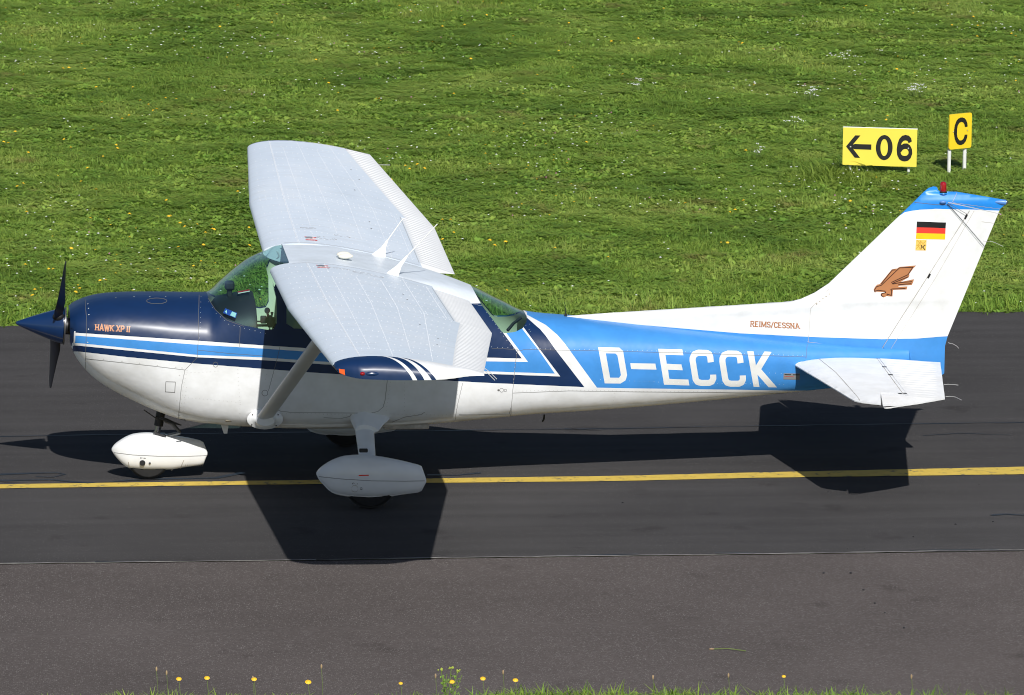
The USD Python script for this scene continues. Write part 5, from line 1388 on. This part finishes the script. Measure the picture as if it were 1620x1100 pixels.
def scatter(name, protos, mats, P, which, scl, label, cat_, group=None):
    p = path_for(name); I = UsdGeom.PointInstancer.Define(stage, p); rel = I.CreatePrototypesRel()
    for i, ((v, f), mt) in enumerate(zip(protos, mats)):
        q = put(('grass_tuft', 'leaf_rosette', 'flower_head')[0 if mt == 'grass' else 1 if mt in ('herb', 'stalk') else 2], v, f, mt, p); rel.AddTarget(q)
    n = len(P); a_ = rg.rand(n) * 2 * math.pi
    I.CreateProtoIndicesAttr(Vt.IntArray.FromNumpy(which.astype(np.int32))); I.CreatePositionsAttr(Vt.Vec3fArray.FromNumpy(P.astype(np.float32)))
    qv = np.zeros((n, 4), np.float16); qv[:, 2] = np.sin(a_ / 2); qv[:, 3] = np.cos(a_ / 2)
    I.CreateOrientationsAttr(Vt.QuathArray.FromNumpy(qv)); I.CreateScalesAttr(Vt.Vec3fArray.FromNumpy(np.asarray(scl, np.float32)))
    tag(I.GetPrim(), label, cat_, group, 'stuff'); return p


rp = np.random.RandomState(4)
M['bud'] = flat('bud_green', (.34, .40, .06), .6)
protos, mats = [], []
for i in range(6): protos.append(tuft(24, .08, .028, .065, .0068, rp)); mats.append('grass')          # 0-5 short turf
for i in range(4): protos.append(tuft(22, .08, .05, .115, .0070, rp)); mats.append('grass')             # 6-9 longer tufts
for i in range(3): protos.append(leafy(9, .05, .11, .030, rp)); mats.append('herb')                    # 10-12 rosettes
for i in range(3): protos.append(clover(16, rp)); mats.append('herb')                                  # 13-15 clover
for i in range(2): protos.append(tuft(16, .07, .09, .19, .012, rp)); mats.append('herb')               # 16-17 coarse edge grass
XA, XB, YA, YB = -2.2, 17.0, 7.1, 34.0
N = int((XB - XA) * (YB - YA) * 400)
P = np.c_[rp.uniform(XA, XB, N), rp.uniform(YA, YB, N), np.full(N, -.03)]
mid = np.interp(P[:, 1], [7, 32], [4.6, 7.3]); half = np.interp(P[:, 1], [7, 32], [6.6, 9.0])
fe = np.interp(P[:, 0], xe, far_edge)
keep = (np.abs(P[:, 0] - mid) < half) & (P[:, 1] > fe - .05 + .12 * rp.rand(N) ** 2)
P = P[keep]; N = len(P)
nz1 = meshkit.fbm(np.c_[P[:, :2] * .7, np.zeros(N)], 4, 31); nz2 = meshkit.fbm(np.c_[P[:, :2] * 1.6, np.zeros(N)], 4, 57); nz3 = meshkit.fbm(np.c_[P[:, :2] * 2.4, np.zeros(N)], 3, 77)
edge_d = P[:, 1] - np.interp(P[:, 0], xe, far_edge)
u = rp.rand(N)
which = rp.randint(0, 6, N)
long_p = np.clip((nz1 - .50) * 3.5, 0, .55); which = np.where(u < long_p, 6 + rp.randint(0, 4, N), which)
u = rp.rand(N); which = np.where(u < np.clip((nz2 - .44) * 2.0, .03, .40), 10 + rp.randint(0, 3, N), which)
u = rp.rand(N); which = np.where(u < np.clip((nz3 - .46) * 3.0, .04, .6), 13 + rp.randint(0, 3, N), which)
u = rp.rand(N); which = np.where(u < np.clip(.30 - edge_d * .22, 0, .30), 16 + rp.randint(0, 2, N), which)
u = rp.rand(N); which = np.where(u < np.clip(.22 - edge_d * .12, 0, .22), 10 + rp.randint(0, 3, N), which)
fill = rp.rand(N) < .38; P = np.vstack([P, P[fill] + np.c_[rp.normal(0, .05, (fill.sum(), 2)), np.zeros(fill.sum())]]); which = np.r_[which, rp.randint(0, 6, fill.sum())]; nz1 = np.r_[nz1, nz1[fill]]; N = len(P)
hs = np.clip(.72 + .6 * (nz1 - .3), .5, 1.25) * rp.uniform(.75, 1.25, N)
ws = rp.uniform(.85, 1.3, N)
scatter('grass', protos, mats, P, which, np.c_[ws, ws, hs], 'rough mown grass with clover covering the airfield beside the taxiway', 'grass')
# near verge just below the picture's lower edge
N2 = 11000; x2_ = rp.uniform(-3.5, 10.5, N2); P2 = np.c_[x2_, np.interp(x2_, xe, near_edge) + .02 - rp.rand(N2) ** 1.8 * 3.2, np.full(N2, -.02)]
w2_ = np.where(rp.rand(N2) < .5, 6 + rp.randint(0, 4, N2), np.where(rp.rand(N2) < .5, 10 + rp.randint(0, 6, N2), 16 + rp.randint(0, 2, N2)))
scatter('grass', protos, mats, P2, w2_, np.c_[rp.uniform(.8, 1.2, N2), rp.uniform(.8, 1.2, N2), rp.uniform(.6, 1.05, N2) * (.22 + .95 * meshkit.noise(np.c_[P2[:, 0] * 1.1, 0 * P2[:, 0], 0 * P2[:, 0]], 8))], 'grass verge along the near edge of the taxiway shoulder', 'grass')


def flower(mat_r, r=.017, petals=12, dome=.006):
    v = [[0, 0, dome]]; n_ = petals
    for k in range(n_): a_ = 2 * math.pi * k / n_; q = r * (1.0 if k % 2 else .84); v.append([q * math.cos(a_), q * math.sin(a_), -.002 if k % 2 else 0])
    return np.array(v), np.array([[0, 1 + k, 1 + (k + 1) % n_] for k in range(n_)])


# tiny white, pink and yellow flowers strewn through the turf
fl = [flower(0, .0105, 10, .004), flower(0, .013, 10, .005), flower(0, .010, 8, .010), flower(0, .011, 10, .004)]; fm = ['petal_white', 'petal_white', 'petal_pink', 'petal_yellow']
NF = 1500; PF = np.c_[rp.uniform(-1.5, 16, NF * 4), rp.uniform(7.6, 33, NF * 4)]
dn = meshkit.fbm(np.c_[PF * .45, np.zeros(len(PF))], 3, 5); PF = PF[(rp.rand(len(PF)) < np.clip((dn - .42) * 4, .05, 1))][:NF * 1]
NF = len(PF); PF = np.c_[PF, rp.uniform(.035, .075, NF)]
wf_ = np.where(rp.rand(NF) < .80, rp.randint(0, 2, NF), np.where(rp.rand(NF) < .35, 2, 3))
scatter('small_flowers', fl, fm, PF, wf_, np.c_[[rp.uniform(.8, 1.25, NF)] * 3].T, 'tiny white daisies and clover heads strewn through the grass', 'flowers')

# dandelions: every one its own plant, copies of one
DCLS = '/World/dandelion'
_count[('/World', 'dandelion')] = 1
dp_ = UsdGeom.Xform.Define(stage, DCLS); ORIGIN[DCLS] = np.zeros(3)
GD = 'yellow dandelions dotted over the grass'
put('flower_head', *flower(0, .0195, 16, .010), 'petal_yellow', DCLS)
stv = tube([(0, 0, -.075), (.004, .002, -.03), (0, 0, -.001)], .0022, 5); put('flower_stem', np.array(stv.vertices), np.array(stv.faces), 'stalk', DCLS)
D_PX = [(42, 334), (152, 302), (113, 392), (40, 419), (77, 427), (84, 427), (158, 445), (167, 446), (51, 467), (55, 458), (120, 460), (126, 455), (205, 339), (263, 317), (143, 346), (205, 378), (282, 392), (285, 355), (292, 361), (335, 354), (336, 362), (339, 361), (312, 355), (325, 369), (322, 386), (318, 416), (306, 422), (394, 358), (395, 391), (376, 302), (267, 343), (270, 341),
        (100, 109), (109, 109), (134, 110), (152, 140), (161, 164), (222, 161), (235, 167), (242, 175), (248, 174), (262, 156), (279, 156), (24, 210), (6, 224), (13, 228), (101, 221), (112, 233), (184, 229), (186, 233), (45, 243), (138, 266), (163, 249), (128, 286), (37, 290), (27, 296), (210, 140), (193, 188), (204, 181),
        (348, 43), (438, 23), (376, 10), (430, 37), (500, 95), (520, 130), (650, 20), (632, 9), (700, 40), (735, 38), (770, 22), (745, 95), (718, 150), (534, 175), (600, 157), (660, 260), (641, 262), (648, 266), (672, 268), (619, 284), (700, 350), (713, 349), (718, 370), (768, 245), (775, 262), (700, 377), (775, 380), (783, 386), (800, 384),
        (1174, 68), (1169, 68), (967, 67), (900, 36), (928, 224), (1419, 110), (1404, 185), (1402, 189), (1547, 39), (1500, 6), (1506, 40), (1540, 26), (1546, 57), (1607, 57), (1600, 55), (1607, 129), (1335, 13), (1370, 11), (1163, 332), (1155, 338), (1176, 320), (1180, 238), (1151, 383), (878, 391), (962, 408), (802, 462), (1475, 318), (1345, 318), (1084, 322), (884, 80), (812, 57), (850, 118), (1010, 60), (1050, 15), (985, 120)]
first = True; ri_ = np.random.RandomState(12)
for i, (x, y) in enumerate(D_PX):
    g = at(x, y, z=.055); z_ = .055 + ri_.uniform(-.012, .02); sc = ri_.uniform(.8, 1.2)
    if first: xf = dp_; first = False
    else:
        xf = UsdGeom.Xform.Define(stage, path_for('dandelion')); xf.GetPrim().GetReferences().AddInternalReference(DCLS); xf.GetPrim().SetInstanceable(True)
    xf.ClearXformOpOrder()
    xf.AddTranslateOp(opSuffix='p').Set(Gf.Vec3d(g[0], g[1], z_)); xf.AddRotateXYZOp(opSuffix='p').Set(Gf.Vec3f(float(ri_.uniform(-18, 28)), float(ri_.uniform(-18, 18)), float(ri_.uniform(0, 360)))); xf.AddScaleOp(opSuffix='p').Set(Gf.Vec3f(sc, sc, 1.0))
    tag(xf.GetPrim(), 'small yellow dandelion flower on a short stem in the mown grass', 'dandelion', GD)


# white yarrow clumps, each a plant
def yarrow(px, py, label, heads, spread, seed):
    r = np.random.RandomState(seed); g = at(px, py, z=0.0); t = thing('yarrow_plant', g, label, 'wildflower', None); hd, stm = [], []
    for i in range(heads):
        o = np.array([r.normal(0, spread), r.normal(0, spread * 1.5), 0]); h = r.uniform(.06, .16); c = g + o + [0, 0, h]
        stm.append(tube([g + o * .7, c], .002, 4, cap=False))
        for k in range(6): m_ = trimesh.creation.icosphere(0, 1.0); m_.apply_scale([.006, .006, .004]); m_.apply_translation(c + [r.normal(0, .020), r.normal(0, .020), r.uniform(-.004, .004)]); hd.append(m_)
    tm('flower_umbels', cat(hd), 'petal_white', t, smooth=False, kind='stuff'); tm('flower_stalks', cat(stm), 'stalk', t, smooth=False, kind='stuff')


yarrow(1278, 158, 'clump of white yarrow in the grass up left of the 06 sign', 16, .07, 1)
yarrow(1450, 152, 'clump of white yarrow in the grass above the gap between both signs', 16, .06, 2)
yarrow(1258, 204, 'sparse white yarrow in the grass just left of the 06 sign', 7, .06, 3)
yarrow(1198, 250, 'small low patch of white yarrow well left of the 06 sign', 6, .06, 4)
yarrow(1345, 98, 'faint white yarrow patch high in the grass above the 06 sign', 9, .14, 5)
yarrow(1012, 145, 'thin row of white yarrow in the middle of the lawn', 7, .10, 6)

# the tangle of long grass at the foot of the 06 sign
r = np.random.RandomState(9); it = []
for i in range(420):
    x, y = r.normal(1318, 36), r.normal(279, 8); g = at(x, y, z=0.0)
    it.append(blade(g, r.uniform(2.4, 4.4) if r.rand() < .6 else r.rand() * 6.28, r.uniform(.12, .30), .012, r.uniform(1.0, 2.2), r.uniform(.3, .9), 4))
v, f = bundle(it); g0_ = at(1340, 277, z=0)
p = put('long_grass', v, f, 'herb', '/World'); tag(stage.GetPrimAtPath(p), 'tangle of long arching grass at the left foot of the 06 sign', 'grass clump', kind='stuff')

# plants of the near verge whose tops reach into the picture
def at_verge(px, py, y=NEAR_EDGE - .12): return at(px, py, y=y)


def hawkbit(px, py, label, dy=0.0, sc=1.0):
    y = NEAR_EDGE - .10 - dy; top_ = at(px, py, y=y); base = np.array([top_[0] + .01, y - .01, -.02]); t = thing('yellow_hawkbit', base, label, 'wildflower')
    v, f = flower(0, .021 * sc, 20, .010); put('flower_head', v @ np.array([[1, 0, 0], [0, .86, -.5], [0, .5, .86]]).T + top_, f, 'petal_yellow', t)
    tm('flower_stem', tube([base, base * .4 + top_ * .6 + [.006, 0, 0], top_ - [0, 0, .004]], .0022, 5), 'stalk', t)
    v, f = leafy(7, .05, .10, .022, np.random.RandomState(int(px))); put('leaves', v + base, f, 'herb', t)


for x, y, l in [(283, 1074, 'yellow hawkbit at the lower edge, just right of two brown plantain heads'), (327.5, 1072.5, 'yellow hawkbit alone at the lower edge right of the first one'), (402, 1074.5, 'yellow hawkbit at the lower edge under a pale seed head'), (487.5, 1079, 'large yellow hawkbit cut by the lower edge of the picture'), (764, 1073.5, 'yellow hawkbit right of the green leafy weed'), (815.5, 1076, 'yellow hawkbit near the middle of the lower edge'), (715, 1078.5, 'low yellow hawkbit in front of the green leafy weed'), (634, 1081, 'half hidden yellow hawkbit left of the leafy weed'), (1240, 1070, 'tiny yellow hawkbit at the lower edge right of the middle')]:
    hawkbit(x, y, l, sc=1.15 if x == 487.5 else .75 if x in (634, 1240) else 1.0)


def seedstalk(px, py, label, h_px=0, head=True, mt='seed'):
    y = NEAR_EDGE - .09; top_ = at(px, py, y=y); base = np.array([top_[0] + .012, y, -.02]); t = thing('seed_stalk', base, label, 'wildflower')
    tm('stalk', tube([base, (base + top_) / 2 + [.004, 0, 0], top_], [.0024, .002, .0016], 5), 'stalk', t)
    tm('seed_head', cat([ellip(top_ + [0, 0, -.012], (.007, .007, .018), 1)]), mt, t, smooth=True)


for x, y, l in [(247.5, 1056, 'tall brown plantain head leaning at the lower left edge'), (263.5, 1062, 'shorter brown plantain head beside the tall one'), (508.5, 1052, 'single thin brown seed stalk right of the large hawkbit'), (400, 1070.5, 'pale seed head behind a yellow hawkbit'), (1033, 1069, 'thin straw seed stalk standing alone right of the middle'), (1152.5, 1066, 'straw coloured seed stalk by itself on the right'), (796, 1061, 'thin green stalk right of the leafy weed'), (689, 1067, 'thin dry stalk left of the leafy weed'), (1442, 1068, 'straw stalk among short grass at the lower right')]:
    seedstalk(x, y, l)
y = NEAR_EDGE - .10; base = np.array([at(706, 1090, y=y)[0], y, -.02]); t = thing('leafy_weed', base, 'bright green leafy weed with yellowish buds at the lower edge', 'weed'); r = np.random.RandomState(3)
tips_ = [at(a_, b_, y=y) for a_, b_ in ((698, 1060), (714, 1057), (724, 1062), (707, 1066), (731, 1068), (702, 1070))]
tm('weed_stems', cat([tube([base + [r.uniform(-.02, .02), 0, 0], (base + q) / 2 + [r.uniform(-.01, .01), 0, 0], q], .003, 5) for q in tips_]), 'stalk', t, kind='stuff')
put('weed_leaves', *bundle([(lambda L: (L[0] * .8 + (base + (q - base) * k_), L[1]))(leafy(4, .03, .06, .016, r)) for q in tips_ for k_ in (.35, .5, .65, .8)]), 'herb', t, kind='stuff')
tm('weed_buds', cat([ellip(q + [r.normal(0, .008), r.normal(0, .006), r.normal(0, .005)], (.006, .006, .006), 1) for q in tips_[:3] for _ in range(7)]), 'bud', t, smooth=True, kind='stuff') 
for px_, n_ in ((258, 14), (640, 8), (1250, 10), (1340, 14), (1500, 14), (1580, 16)):
    g = np.array([at(px_, 1090, y=NEAR_EDGE - .1)[0], NEAR_EDGE - .1, -.02]); r = np.random.RandomState(px_); v, f = bundle([blade(g + [r.uniform(-.12, .12), r.uniform(-.05, .05), 0], r.rand() * 6.28, r.uniform(.10, .20), .006, r.uniform(.2, .8), r.uniform(0, .35), 3) for _ in range(n_)])
    tag(stage.GetPrimAtPath(put('verge_tuft', v, f, 'grass', '/World')), {258: 'grass tuft at the lower edge around two brown plantain heads', 640: 'sparse grass tuft left of the leafy weed', 1250: 'sparse grass tuft by the tiny hawkbit at the lower edge', 1340: 'short grass tuft at the lower edge, left of three on the right', 1500: 'short grass tuft at the lower right, middle one of three', 1580: 'short grass tuft in the lower right corner'}[px_], 'grass clump')
# a cut grass stalk lying on the shoulder
a_, b_ = at(1126, 1027, z=.004), at(1180, 1030, z=.004)
t = thing('fallen_stalk', (a_ + b_) / 2, 'single cut grass stalk lying on the brown shoulder asphalt', 'grass stalk')
tm('stalk', tube([a_, (a_ + b_) / 2 + [0, .03, .004], b_], .0035, 5), 'stalk', t); tm('seed_head', ellip(a_, (.022, .007, .006), 1), 'seed', t)
